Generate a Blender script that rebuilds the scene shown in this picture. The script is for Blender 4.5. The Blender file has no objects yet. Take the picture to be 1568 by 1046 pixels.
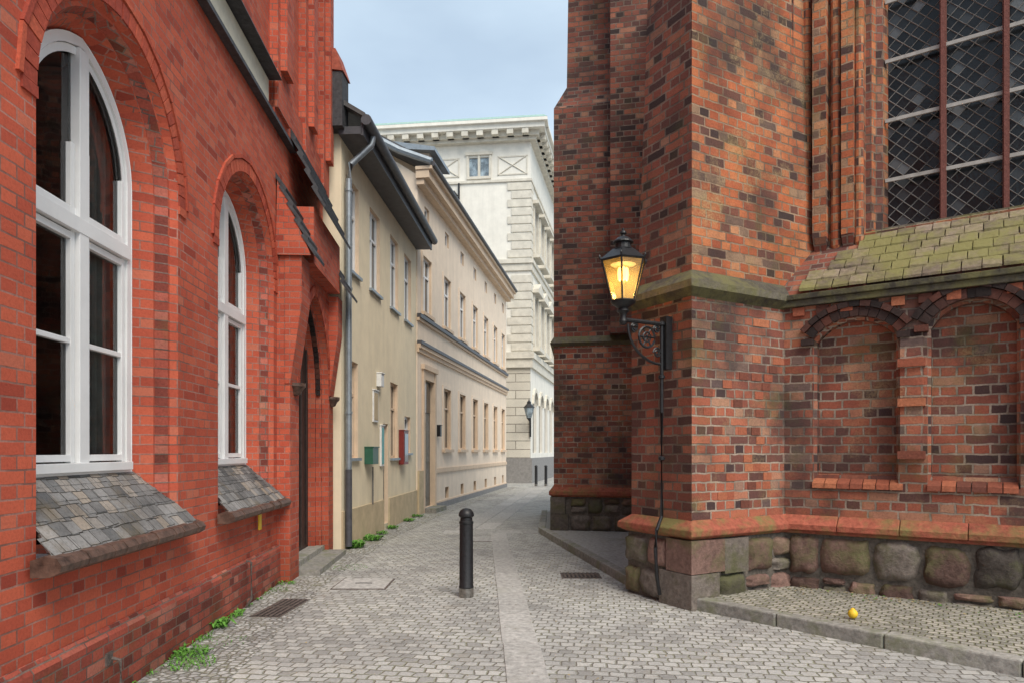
import bpy, math, random
from mathutils import Vector, noise
from mathutils.geometry import tessellate_polygon
random.seed(7)
R=random.random
def U(a,b): return a+(b-a)*R()

# ------------------------------------------------------------ materials
class NT:
    def __init__(s,name):
        s.m=bpy.data.materials.new(name); s.m.use_nodes=True
        s.t=s.m.node_tree; s.n=s.t.nodes; s.l=s.t.links
        s.p=s.n['Principled BSDF']
    def new(s,ty,**k):
        n=s.n.new(ty)
        for a,b in k.items(): setattr(n,a,b)
        return n
    def link(s,a,b): s.l.new(a,b)
    def put(s,sock,v):
        if hasattr(v,'is_linked'): s.l.new(v,sock)
        else:
            if isinstance(v,(tuple,list)) and len(v)==3 and sock.type=='RGBA': v=(*v,1)
            sock.default_value=v
    def mix(s,f,a,b,mode='MIX'):
        n=s.new('ShaderNodeMix',data_type='RGBA',blend_type=mode)
        s.put(n.inputs[0],f); s.put(n.inputs[6],a); s.put(n.inputs[7],b)
        return n.outputs[2]
    def math(s,op,a,b=0.0,c=0.0,clamp=False):
        n=s.new('ShaderNodeMath',operation=op,use_clamp=clamp)
        s.put(n.inputs[0],a); s.put(n.inputs[1],b); s.put(n.inputs[2],c)
        return n.outputs[0]
    def ramp(s,f,stops,interp='LINEAR'):
        n=s.new('ShaderNodeValToRGB'); n.color_ramp.interpolation=interp
        e=n.color_ramp.elements
        while len(e)<len(stops): e.new(0.5)
        for i,(p,c) in enumerate(stops):
            e[i].position=p
            e[i].color=(*c,1) if isinstance(c,(tuple,list)) else (c,c,c,1)
        s.put(n.inputs[0],f); return n.outputs[0]
    def noise(s,scale,detail=4,rough=.6,vec=None):
        n=s.new('ShaderNodeTexNoise'); n.inputs['Scale'].default_value=scale
        n.inputs['Detail'].default_value=detail; n.inputs['Roughness'].default_value=rough
        s.link(vec if vec is not None else s.pos(),n.inputs['Vector']); return n
    def pos(s):
        if not hasattr(s,'_g'): s._g=s.new('ShaderNodeNewGeometry')
        return s._g.outputs['Position']
    def uv(s):
        n=s.new('ShaderNodeUVMap'); n.uv_map='UVMap'; return n.outputs[0]
    def bump(s,h,strength,dist):
        n=s.new('ShaderNodeBump'); n.inputs['Strength'].default_value=strength
        n.inputs['Distance'].default_value=dist; s.put(n.inputs['Height'],h)
        s.link(n.outputs[0],s.p.inputs['Normal'])
    def out(s,col,rough=.8,metal=0,spec=.5):
        s.put(s.p.inputs['Base Color'],col); s.put(s.p.inputs['Roughness'],rough)
        s.p.inputs['Metallic'].default_value=metal
        s.p.inputs['Specular IOR Level'].default_value=spec
        return s.m

def simple(name,c,rough=.6,metal=0,var=.12,scale=9,bump=.0,spec=.4,streak=0):
    t=NT(name); n=t.noise(scale,5,.65)
    f=t.ramp(n.outputs[0],[(.25,1-var*2),(.75,1+var)])
    col=t.mix(1.0,c,f,'MULTIPLY')
    if streak:
        mp=t.new('ShaderNodeMapping'); mp.inputs['Scale'].default_value=(3.5,3.5,.28); t.link(t.pos(),mp.inputs[0])
        s=t.noise(1,5,.65,mp.outputs[0]); col=t.mix(1.0,col,t.ramp(s.outputs[0],[(.35,1-streak),(.6,1.0)]),'MULTIPLY')
        sx=t.new('ShaderNodeSeparateXYZ'); t.link(t.pos(),sx.inputs[0])
        g=t.math('ADD',sx.outputs[2],t.math('MULTIPLY',s.outputs[0],1.2))
        col=t.mix(1.0,col,t.ramp(t.math('MULTIPLY',g,.5),[(.2,1-streak*1.6),(.75,1.0)]),'MULTIPLY')
    if bump: t.bump(n.outputs[0],bump,.01)
    return t.out(col,rough,metal,spec)

def brick_mat(name,stops,mortar,bw=.26,rh=.077,ms=.007,dist=.004,bump=.6,rough=.85,
              stain=(.6,1.15),stain_scale=.9,moss=0.0,squash=.5,soot=0.0,mossc=(.13,.14,.03),lowdark=0.0,fine_c=(.68,1.2),lichen=0):
    t=NT(name)
    nz=t.noise(9,2,.5)
    sub=t.new('ShaderNodeVectorMath',operation='SUBTRACT'); t.link(nz.outputs['Color'],sub.inputs[0]); sub.inputs[1].default_value=(.5,.5,.5)
    sc=t.new('ShaderNodeVectorMath',operation='SCALE'); t.link(sub.outputs[0],sc.inputs[0]); sc.inputs['Scale'].default_value=dist*6
    ad=t.new('ShaderNodeVectorMath',operation='ADD'); t.link(t.uv(),ad.inputs[0]); t.link(sc.outputs[0],ad.inputs[1])
    b=t.new('ShaderNodeTexBrick'); t.link(ad.outputs[0],b.inputs['Vector'])
    b.offset=.5; b.offset_frequency=2; b.squash=squash; b.squash_frequency=2
    b.inputs['Color1'].default_value=(0,0,0,1); b.inputs['Color2'].default_value=(1,1,1,1); b.inputs['Mortar'].default_value=(.5,.5,.5,1)
    b.inputs['Scale'].default_value=1; b.inputs['Mortar Size'].default_value=ms; b.inputs['Mortar Smooth'].default_value=.25
    b.inputs['Brick Width'].default_value=bw; b.inputs['Row Height'].default_value=rh
    col=t.ramp(b.outputs['Color'],stops)
    fine=t.noise(55,4,.7)
    col=t.mix(1,col,t.ramp(fine.outputs[0],[(.25,fine_c[0]),(.5,1.0),(.75,fine_c[1])]),'MULTIPLY')
    mcol=t.mix(1,mortar,t.ramp(fine.outputs[0],[(.2,.6),(.8,1.25)]),'MULTIPLY')
    w=t.noise(3.2,4,.6)
    mcol=t.mix(t.ramp(w.outputs[0],[(.42,0.0),(.62,.75)]),mcol,tuple(c*.35 for c in mortar))
    col=t.mix(b.outputs['Fac'],col,mcol)
    st=t.noise(stain_scale,5,.6)
    col=t.mix(1,col,t.ramp(st.outputs[0],[(.3,stain[0]),(.5,.95),(.7,stain[1])]),'MULTIPLY')
    if soot:
        so=t.noise(.75,6,.7)
        col=t.mix(t.ramp(so.outputs[0],[(.46,0.0),(.62,soot)]),col,(.05,.038,.036))
    if moss:
        mo=t.noise(2.1,6,.7)
        col=t.mix(t.ramp(mo.outputs[0],[(.54,0.0),(.68,moss)]),col,mossc)
    if lichen:
        li=t.noise(1.1,7,.75)
        col=t.mix(t.math('MULTIPLY',t.ramp(li.outputs[0],[(.53,0.0),(.64,lichen)]),t.ramp(fine.outputs[0],[(.35,0.0),(.6,1.0)])),col,(.42,.30,.15))
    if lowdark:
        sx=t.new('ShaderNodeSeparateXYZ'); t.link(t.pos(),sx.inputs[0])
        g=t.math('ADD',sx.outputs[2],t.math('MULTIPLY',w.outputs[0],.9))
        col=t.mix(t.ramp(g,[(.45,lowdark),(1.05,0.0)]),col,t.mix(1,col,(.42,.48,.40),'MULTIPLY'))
    h=t.math('ADD',t.math('MULTIPLY',b.outputs['Fac'],-1.0),t.math('MULTIPLY',fine.outputs[0],.55))
    h=t.math('ADD',h,t.math('MULTIPLY',b.outputs['Color'],.25))
    t.bump(h,bump,.012)
    return t.out(col,rough,0,.3)

M={}
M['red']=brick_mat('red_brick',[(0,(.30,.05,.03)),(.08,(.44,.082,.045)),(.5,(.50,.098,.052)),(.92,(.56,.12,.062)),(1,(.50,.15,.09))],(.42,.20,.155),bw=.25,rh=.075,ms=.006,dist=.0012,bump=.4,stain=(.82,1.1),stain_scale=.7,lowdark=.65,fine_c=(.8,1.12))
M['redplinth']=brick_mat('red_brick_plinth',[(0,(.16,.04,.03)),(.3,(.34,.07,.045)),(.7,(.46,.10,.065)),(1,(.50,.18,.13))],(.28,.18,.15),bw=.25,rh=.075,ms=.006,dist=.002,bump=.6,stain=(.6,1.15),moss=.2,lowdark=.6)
M['church']=brick_mat('church_brick',[(0,(.055,.035,.032)),(.12,(.17,.07,.05)),(.22,(.36,.095,.045)),(.55,(.47,.135,.056)),(.82,(.54,.19,.078)),(.92,(.50,.25,.13)),(.96,(.30,.19,.12)),(1,(.13,.08,.065))],(.40,.27,.18),bw=.28,rh=.098,ms=.010,dist=.004,bump=1,stain=(.58,1.15),soot=.65,moss=.3,lichen=.75)
M['churchlow']=brick_mat('church_brick_lower',[(0,(.06,.038,.038)),(.18,(.17,.07,.055)),(.4,(.33,.095,.058)),(.78,(.42,.14,.08)),(.92,(.42,.22,.14)),(.96,(.24,.15,.12)),(1,(.12,.08,.075))],(.42,.33,.26),bw=.28,rh=.098,ms=.011,dist=.0045,bump=1,stain=(.5,1.12),soot=.75,moss=.3,lichen=.4)
M['churchdark']=brick_mat('church_brick_shaded_sooty',[(0,(.04,.026,.024)),(.2,(.12,.05,.04)),(.55,(.24,.075,.05)),(.85,(.32,.105,.062)),(1,(.33,.17,.11))],(.25,.18,.14),bw=.28,rh=.098,ms=.011,dist=.004,bump=1,stain=(.6,1.2),soot=.5,moss=.15)  # darker church brick: shade of the turned-away faces plus soot, both in the colour
def vous(name,stops,bump=.4):
    t=NT(name); a=t.new('ShaderNodeAttribute',attribute_name='rnd')
    c=t.ramp(a.outputs['Fac'],stops); f=t.noise(40,5,.7)
    c=t.mix(1,c,t.ramp(f.outputs[0],[(.25,.6),(.75,1.25)]),'MULTIPLY')
    t.bump(f.outputs[0],bump,.008); return t.out(c,.8,0,.3)
M['vous']=vous('arch_brick',[(0,(.34,.06,.036)),(.5,(.48,.09,.047)),(1,(.54,.12,.062))])
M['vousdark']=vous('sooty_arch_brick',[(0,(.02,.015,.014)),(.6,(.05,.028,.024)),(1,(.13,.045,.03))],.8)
M['vousch']=vous('moulded_brick',[(0,(.14,.05,.035)),(.5,(.34,.10,.055)),(1,(.44,.16,.08))],.8)
M['mull']=vous('mullion_brick',[(0,(.16,.06,.05)),(1,(.22,.085,.065))],.8)
M['chmortar']=simple('lime_mortar',(.14,.12,.10),.95,bump=.9,scale=25,var=.3)
M['slate']=brick_mat('slate',[(0,(.13,.13,.13)),(.4,(.21,.205,.20)),(.8,(.29,.28,.27)),(1,(.34,.28,.22))],(.06,.054,.045),bw=.12,rh=.105,ms=.0035,dist=.003,bump=.9,rough=.75,squash=1,stain=(.5,1.2),stain_scale=3,moss=.6,mossc=(.17,.13,.075))
M['slatedark']=simple('dark_slate',(.06,.06,.065),.65,bump=.5,scale=14,var=.3)
M['terracotta']=simple('glazed_brown_sill',(.13,.075,.055),.5,bump=.7,scale=14,var=.4)
def mossy(name,base,moss,thr=.5,scale=3,bump=.8,rr=(.45,.9,1.35)):
    t=NT(name); a=t.new('ShaderNodeAttribute',attribute_name='rnd')
    n=t.noise(18,6,.7); m=t.noise(scale,5,.7)
    c=t.mix(1,base,t.ramp(a.outputs['Fac'],[(0,rr[0]),(.5,rr[1]),(1,rr[2])]),'MULTIPLY')
    c=t.mix(1,c,t.ramp(n.outputs[0],[(.25,.5),(.75,1.4)]),'MULTIPLY')
    c=t.mix(t.ramp(m.outputs[0],[(thr-.08,0.0),(thr+.1,.85)]),c,moss)
    t.bump(t.math('ADD',n.outputs[0],t.math('MULTIPLY',m.outputs[0],.8)),bump,.02)
    return t.out(c,.9,0,.3)
M['courseM']=mossy('mossy_red_course',(.36,.105,.065),(.17,.175,.06),.54,2.0,rr=(.7,.9,1.1))
M['stone']=mossy('fieldstone',(.155,.13,.112),(.10,.10,.045),.56,2.2,1.0)
M['stonered']=mossy('red_granite_block',(.20,.12,.098),(.12,.125,.05),.53,1.6,1.0)
M['string']=mossy('weathered_string_course',(.13,.115,.09),(.15,.14,.06),.5,3)
M['tile']=mossy('mossy_roof_tile',(.23,.18,.135),(.22,.205,.07),.47,1.6,rr=(.6,.95,1.25))
M['stucco1']=simple('cream_stucco',(.85,.735,.53),.9,bump=.2,scale=3,var=.05,streak=.07)
M['stucco1b']=simple('ochre_dado',(.56,.45,.29),.9,bump=.2,scale=4,var=.12)
M['stucco2']=simple('beige_stucco',(.85,.71,.56),.9,bump=.2,scale=3,var=.05,streak=.07)
M['trim2']=simple('beige_trim',(.70,.54,.39),.85,bump=.1,scale=4,var=.08)
M['plaster']=simple('pale_plaster',(.66,.62,.50),.9,var=.08)
M['palace']=simple('palace_stucco',(.80,.77,.69),.9,bump=.1,scale=2,var=.06,streak=.08)
M['palacet']=simple('palace_trim',(.66,.62,.53),.85,bump=.1,scale=3,var=.12)
M['palacelow']=brick_mat('rusticated_stucco',[(0,(.60,.56,.48)),(1,(.68,.64,.55))],(.30,.27,.22),bw=1.5,rh=.42,ms=.02,dist=0,bump=.6,squash=1,stain=(.85,1.05))
M['plinthg']=simple('grey_plinth',(.26,.25,.24),.8,var=.15)
M['copper']=simple('copper_roof',(.30,.45,.40),.6,var=.1)
M['zinc']=simple('zinc',(.32,.36,.39),.45,metal=.5,var=.15)
M['gutter']=simple('dark_gutter',(.085,.085,.095),.5,var=.2)
M['roof']=simple('grey_roof',(.10,.095,.095),.8,bump=.5,scale=6,var=.25)
M['rooftile']=simple('red_roof_tile',(.40,.10,.06),.8,bump=.5,scale=10,var=.3)
M['white']=simple('white_paint',(.82,.82,.81),.35,var=.05,scale=3)
M['iron']=simple('black_iron',(.018,.018,.02),.45,var=.3,scale=30,bump=.15)
M['steel']=simple('steel_band',(.35,.33,.30),.35,metal=.9,var=.3,scale=30)
M['wood']=simple('dark_door_wood',(.05,.035,.03),.5,var=.3,scale=12)
M['woodg']=simple('grey_door',(.22,.20,.17),.6,var=.2,scale=10)
M['granite']=mossy('granite_slab',(.46,.445,.42),(.36,.35,.31),.62,2,.3,rr=(.82,.93,1.08))
M['asph']=mossy('worn_flagstone',(.38,.37,.35),(.22,.22,.17),.62,1.3,.4,rr=(.82,.93,1.08))
M['kerb']=mossy('granite_kerb',(.33,.315,.285),(.19,.20,.11),.56,2.5,.5,rr=(.75,.93,1.1))
M['grate']=simple('cast_iron_cover',(.14,.11,.095),.7,var=.4,scale=40,bump=.6)
M['greenp']=simple('green_enamel',(.03,.11,.07),.4)
M['redp']=simple('red_display_case',(.22,.035,.03),.4)
M['whitep']=simple('white_notice',(.72,.72,.70),.5)
M['tealp']=simple('teal_poster',(.10,.38,.38),.5)
M['yellow']=simple('yellow_enamel',(.80,.52,.03),.5)
M['weed']=simple('weed_leaf',(.12,.30,.04),.7,var=.4,scale=25)
M['drymoss']=simple('litter',(.34,.26,.13),.9,var=.4,scale=25)
M['curtain']=simple('net_curtain',(.42,.41,.39),.9,var=.2,scale=4)
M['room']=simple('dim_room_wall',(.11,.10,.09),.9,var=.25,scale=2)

def glass(name,tint=(.02,.022,.025),rough=.06,k=3.5):
    t=NT(name); n=t.noise(2.5,4,.7)
    c=t.mix(t.ramp(n.outputs[0],[(.4,0.0),(.7,1.0)]),tint,tuple(min(1,x*k) for x in tint))
    b=t.noise(1.6,2,.5); t.bump(b.outputs[0],.12,.02)
    return t.out(c,rough,0,.9)
M['glass']=glass('window_glass',(.022,.022,.022))
M['glassb']=glass('pale_window_glass',(.12,.15,.17),.1)
# clear pane: real reflection over a see-through pane
t=NT('clear_window_pane'); fr=t.new('ShaderNodeFresnel'); fr.inputs[0].default_value=1.75
tr=t.new('ShaderNodeBsdfTransparent'); tr.inputs[0].default_value=(.80,.84,.82,1); gl=t.new('ShaderNodeBsdfGlossy'); gl.inputs[1].default_value=.01
nb=t.noise(2.2,2,.5); bp_=t.new('ShaderNodeBump'); bp_.inputs['Strength'].default_value=.12; bp_.inputs['Distance'].default_value=.02; t.link(nb.outputs[0],bp_.inputs['Height']); t.link(bp_.outputs[0],gl.inputs['Normal'])
m1=t.new('ShaderNodeMixShader'); t.link(fr.outputs[0],m1.inputs[0]); t.link(tr.outputs[0],m1.inputs[1]); t.link(gl.outputs[0],m1.inputs[2]); t.link(m1.outputs[0],t.n['Material Output'].inputs[0]); M['pane']=t.m
t=NT('leaded_glass'); a=t.new('ShaderNodeAttribute',attribute_name='rnd'); n=t.noise(30,3,.6); t.bump(n.outputs[0],.25,.01)
M['lead']=t.out(t.ramp(a.outputs['Fac'],[(0,(.008,.009,.010)),(.72,(.018,.020,.022)),(.9,(.06,.066,.07)),(1,(.15,.16,.165))]),.2,0,.28)
M['leadcame']=simple('lead_came',(.27,.26,.25),.6,var=.25)
M['bar']=simple('pale_iron_bar',(.40,.38,.35),.7,var=.2)
def cobble(name,bw,rh,ms,rot,stops,mortar,dist=.02,bump=.8,vor=False,jit=.32):
    t=NT(name); mp=t.new('ShaderNodeMapping'); mp.inputs['Rotation'].default_value=(0,0,math.radians(rot)); t.link(t.pos(),mp.inputs[0])
    nz=t.noise(1.6,3,.6); n2=t.noise(14,1,.5)
    def off(n,s):
        sub=t.new('ShaderNodeVectorMath',operation='SUBTRACT'); t.link(n.outputs['Color'],sub.inputs[0]); sub.inputs[1].default_value=(.5,.5,.5)
        sc=t.new('ShaderNodeVectorMath',operation='SCALE'); t.link(sub.outputs[0],sc.inputs[0]); sc.inputs['Scale'].default_value=s; return sc.outputs[0]
    ad0=t.new('ShaderNodeVectorMath',operation='ADD'); t.link(mp.outputs[0],ad0.inputs[0]); t.link(off(nz,dist*7),ad0.inputs[1])
    ad=t.new('ShaderNodeVectorMath',operation='ADD'); t.link(ad0.outputs[0],ad.inputs[0]); t.link(off(n2,bw*jit),ad.inputs[1])
    if vor:
        v=t.new('ShaderNodeTexVoronoi',feature='F1'); v.inputs['Scale'].default_value=1/bw; v.inputs['Randomness'].default_value=.7; t.link(ad0.outputs[0],v.inputs['Vector'])
        ve=t.new('ShaderNodeTexVoronoi',feature='DISTANCE_TO_EDGE'); ve.inputs['Scale'].default_value=1/bw; ve.inputs['Randomness'].default_value=.7; t.link(ad0.outputs[0],ve.inputs['Vector'])
        sep=t.new('ShaderNodeSeparateColor'); t.link(v.outputs['Color'],sep.inputs[0]); rnd=sep.outputs[0]
        fac=t.ramp(ve.outputs['Distance'],[(.02,1.0),(.16,0.0)])
    else:
        b=t.new('ShaderNodeTexBrick'); b.offset=.5; b.squash=1; t.link(ad.outputs[0],b.inputs['Vector'])
        b.inputs['Color1'].default_value=(0,0,0,1); b.inputs['Color2'].default_value=(1,1,1,1); b.inputs['Mortar'].default_value=(.5,.5,.5,1)
        b.inputs['Scale'].default_value=1; b.inputs['Mortar Size'].default_value=ms; b.inputs['Mortar Smooth'].default_value=.9
        b.inputs['Brick Width'].default_value=bw; b.inputs['Row Height'].default_value=rh
        rnd=b.outputs['Color']; fac=b.outputs['Fac']
    c=t.ramp(rnd,stops); f=t.noise(45,4,.7)
    c=t.mix(1,c,t.ramp(f.outputs[0],[(.25,.7),(.75,1.2)]),'MULTIPLY')
    big=t.noise(.8,5,.65)
    mc=t.mix(t.ramp(big.outputs[0],[(.42,0.0),(.62,.85)]),mortar,(.18,.18,.085))
    c=t.mix(t.math('MULTIPLY',fac,.85),c,mc)
    c=t.mix(1,c,t.ramp(big.outputs[0],[(.3,.74),(.5,1.0),(.7,1.1)]),'MULTIPLY')
    w2=t.noise(3.5,5,.7)
    c=t.mix(t.ramp(w2.outputs[0],[(.56,0.0),(.7,.5)]),c,(.28,.245,.19))
    h=t.math('ADD',t.math('MULTIPLY',fac,-1.0),t.math('ADD',t.math('MULTIPLY',f.outputs[0],.35),t.math('MULTIPLY',rnd,.3)))
    t.bump(h,bump,.02)
    return t.out(c,.72,0,.4)
gs=[(0,(.31,.30,.285)),(.3,(.41,.40,.38)),(.7,(.47,.46,.435)),(1,(.52,.505,.47))]
M['cob']=cobble('cobblestone',.115,.10,.012,8,gs,(.25,.235,.20),bump=.7)
M['mosaic']=cobble('mosaic_paving',.062,.06,.01,0,[(0,(.30,.29,.28)),(.5,(.43,.42,.40)),(1,(.56,.55,.52))],(.23,.215,.18),dist=.006,vor=True)
M['pave']=cobble('pavement_cobble',.09,.085,.013,32,[(0,(.22,.21,.18)),(.5,(.35,.33,.29)),(1,(.44,.41,.35))],(.17,.17,.095))

# ------------------------------------------------------------ builder
class Frame:
    def __init__(s,o,p=None,t=None):
        s.o=Vector((o[0],o[1],0)); t=Vector((p[0]-o[0],p[1]-o[1],0)) if p else Vector((t[0],t[1],0))
        s.len=t.length; s.t=t.normalized(); s.n=Vector((s.t.y,-s.t.x,0))
    def __call__(s,a,d,z): return s.o+s.t*a+s.n*d+Vector((0,0,z))
class B:
    def __init__(s): s.v=[];s.f=[];s.m=[];s.r=[];s.mats=[]
    def mi(s,k):
        if k not in s.mats: s.mats.append(k)
        return s.mats.index(k)
    def face(s,pts,k,r=None):
        i=len(s.v); s.v+= [Vector(p) for p in pts]; s.f.append(list(range(i,i+len(pts)))); s.m.append(s.mi(k)); s.r.append(R() if r is None else r)
    def box(s,fr,s0,s1,d0,d1,z0,z1,k,r=None):
        s.hexa([fr(x,y,z) for z in (z0,z1) for x,y in ((s0,d1),(s1,d1),(s1,d0),(s0,d0))],k,r)
    def hexa(s,a,k,r=None):
        r=R() if r is None else r
        for q in ((0,1,5,4),(1,2,6,5),(2,3,7,6),(3,0,4,7),(4,5,6,7),(3,2,1,0)): s.face([a[i] for i in q],k,r)
    def poly(s,fr,outer,holes,d,k):
        loops=[outer]+holes; flat=[p for l in loops for p in l]
        tr=tessellate_polygon([[Vector((p[0],p[1],0)) for p in l] for l in loops])
        r=R()
        for a,b_,c in tr:
            P=[flat[a],flat[b_],flat[c]]
            cr=(P[1][0]-P[0][0])*(P[2][1]-P[0][1])-(P[1][1]-P[0][1])*(P[2][0]-P[0][0])
            if cr<0: P=P[::-1]
            s.face([fr(p[0],d,p[1]) for p in P],k,r)
    def reveal(s,fr,la,da,lb,db,k,skip=()):
        n=len(la); r=R()
        for i in range(n):
            if i in skip: continue
            j=(i+1)%n
            s.face([fr(la[j][0],da,la[j][1]),fr(la[i][0],da,la[i][1]),fr(lb[i][0],db,lb[i][1]),fr(lb[j][0],db,lb[j][1])],k,r)
    def loft(s,p0,z0,p1,z1,k,cap=True):
        n=len(p0); r=R()
        for i in range(n):
            j=(i+1)%n
            s.face([(*p0[i],z0),(*p0[j],z0),(*p1[j],z1),(*p1[i],z1)],k,r)
        if cap: s.face([(*p,z1) for p in p1],k,r)
    def lathe(s,c,prof,k,n=20,rot=0):
        r=R()
        for (r0,z0),(r1,z1) in zip(prof,prof[1:]):
            for i in range(n):
                a0=2*math.pi*i/n+rot; a1=2*math.pi*(i+1)/n+rot
                P=[(c[0]+r0*math.cos(a0),c[1]+r0*math.sin(a0),c[2]+z0),(c[0]+r0*math.cos(a1),c[1]+r0*math.sin(a1),c[2]+z0),
                   (c[0]+r1*math.cos(a1),c[1]+r1*math.sin(a1),c[2]+z1),(c[0]+r1*math.cos(a0),c[1]+r1*math.sin(a0),c[2]+z1)]
                if r0<1e-6: P=[P[0],P[2],P[3]]
                elif r1<1e-6: P=P[:3]
                s.face(P,k,r)
    def tube(s,pts,rad,k,n=8):
        pts=[Vector(p) for p in pts]; rings=[]; r=R()
        for i,p in enumerate(pts):
            a=pts[max(0,i-1)]; b_=pts[min(len(pts)-1,i+1)]; t=(b_-a).normalized()
            u=t.cross(Vector((0,0,1))); 
            if u.length<.05: u=t.cross(Vector((1,0,0)))
            u.normalize(); w=u.cross(t)
            rr=rad[i] if isinstance(rad,(list,tuple)) else rad
            rings.append([p+u*rr*math.cos(2*math.pi*j/n)+w*rr*math.sin(2*math.pi*j/n) for j in range(n)])
        for a,b_ in zip(rings,rings[1:]):
            for j in range(n):
                q=(j+1)%n; s.face([a[j],a[q],b_[q],b_[j]],k,r)
        s.face(rings[0][::-1],k,r); s.face(rings[-1],k,r)
    def stone(s,fr,s0,s1,z0,z1,d,bulge,k,N=9,seed=0):
        r=R(); w=(s1-s0)/2; h=(z1-z0)/2; cs=(s0+s1)/2; cz=(z0+z1)/2; G=[]
        tx=U(-.35,.35)*bulge; ty=U(-.35,.35)*bulge; kk=U(.06,.2)
        for i in range(N):
            row=[]
            for j in range(N):
                x=-1+2*i/(N-1); y=-1+2*j/(N-1)
                rx=x*math.sqrt(1-kk*y*y); ry=y*math.sqrt(1-kk*x*x)
                e=max(abs(x),abs(y)); dd=d+bulge*(1-e**5)*.75+bulge*.25*(1-(x*x+y*y)/2)+(tx*x+ty*y)*(1-e**4)
                nn=noise.noise(Vector((cs*4+x*1.8,cz*4+y*1.8,seed)))+.5*noise.noise(Vector((x*4,y*4,seed+2.2)))
                dd+=nn*bulge*.45*(1-e**4)
                if e>.99: dd=d-.04
                jx=noise.noise(Vector((x*1.5,y*1.5,seed+9.3)))*.2; jy=noise.noise(Vector((x*1.5,y*1.5,seed+5.1)))*.2
                row.append(fr(cs+(rx+jx)*w,dd,cz+(ry+jy)*h))
            G.append(row)
        for i in range(N-1):
            for j in range(N-1):
                s.face([G[i][j],G[i+1][j],G[i+1][j+1],G[i][j+1]],k,r)
    def make(s,name,parent=None,smooth=False,ang=40,bevel=0):
        me=bpy.data.meshes.new(name); me.from_pydata([tuple(v) for v in s.v],[],s.f)
        for k in s.mats: me.materials.append(M[k])
        uvl=me.uv_layers.new(name='UVMap'); at=me.attributes.new('rnd','FLOAT','FACE')
        for p in me.polygons:
            p.material_index=s.m[p.index]; at.data[p.index].value=s.r[p.index]
            n=p.normal
            if abs(n.z)>.96: ta=Vector((1,0,0)); tb=Vector((0,1,0))
            else: ta=Vector((-n.y,n.x,0)).normalized(); tb=n.cross(ta)
            for li in p.loop_indices:
                co=me.vertices[me.loops[li].vertex_index].co
                uvl.data[li].uv=(co.dot(ta),co.z if abs(n.z)<.3 else co.dot(tb))
        ob=bpy.data.objects.new(name,me); bpy.context.scene.collection.objects.link(ob)
        if smooth or bevel:
            import bmesh
            bm=bmesh.new(); bm.from_mesh(me); bmesh.ops.remove_doubles(bm,verts=bm.verts,dist=.0004)
            if smooth:
                for f in bm.faces: f.smooth=True
                for e in bm.edges:
                    if len(e.link_faces)==2 and e.calc_face_angle(0)>math.radians(ang): e.smooth=False
            bm.to_mesh(me); bm.free()
        if bevel:
            md=ob.modifiers.new('bevel','BEVEL'); md.width=bevel; md.segments=2; md.limit_method='ANGLE'; md.angle_limit=math.radians(50)
        if parent: ob.parent=parent
        return ob
def empty(name):
    e=bpy.data.objects.new(name,None); bpy.context.scene.collection.objects.link(e); return e

def rect(a,b,c,d): return [(a,c),(b,c),(b,d),(a,d)]
def arc_pts(c,a,zs,h,n=10):
    Rr=(a*a+h*h)/(2*a); tm=math.acos(max(-1,min(1,(Rr-a)/Rr)))
    right=[(c+a-Rr+Rr*math.cos(tm*i/n),zs+Rr*math.sin(tm*i/n)) for i in range(n+1)]
    left=[(2*c-x,z) for x,z in right[:-1]][::-1]
    return right+left
def arch(c,a,z0,zs,h,n=14): return [(c-a,z0),(c+a,z0)]+arc_pts(c,a,zs,h,n)
def seg(c,a,z0,zs,h,n=10):
    Rr=(a*a+h*h)/(2*h); t=math.asin(a/Rr)
    return [(c-a,z0),(c+a,z0)]+[(c+Rr*math.sin(t-2*t*i/n),zs+h-Rr+Rr*math.cos(t-2*t*i/n)) for i in range(n+1)]
def ring(b,fr,c,a,zs,h,th,d0,d1,k,step=.082,gap=.009):
    Rr=(a*a+h*h)/(2*a); tm=math.acos(max(-1,min(1,(Rr-a)/Rr))); n=int(tm*Rr/step)
    for sgn in (1,-1):
        for i in range(n):
            t0=tm*i/n; t1=tm*(i+1)/n-gap/Rr
            q=[]
            for tt,rr in ((t0,Rr),(t0,Rr+th),(t1,Rr+th),(t1,Rr)):
                x=a-Rr+rr*math.cos(tt); z=zs+rr*math.sin(tt)
                if x<.004: x=.004
                q.append((c+sgn*x,z))
            if sgn<0: q=q[::-1]
            jit=U(-.002,.002)
            A=[fr(x,d0,z) for x,z in q]; Bp=[fr(x,d1+jit,z) for x,z in q]
            b.hexa(A+Bp,k)
def offset_poly(p,d):
    n=len(p); out=[]
    for i in range(n):
        a=Vector(p[i-1]);b_=Vector(p[i]);c=Vector(p[(i+1)%n])
        e1=(b_-a).normalized(); e2=(c-b_).normalized(); n1=Vector((e1.y,-e1.x)); n2=Vector((e2.y,-e2.x))
        m=(n1+n2); m=m/ (m.dot(n1)); out.append(tuple(b_+m*d))
    return out

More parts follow.
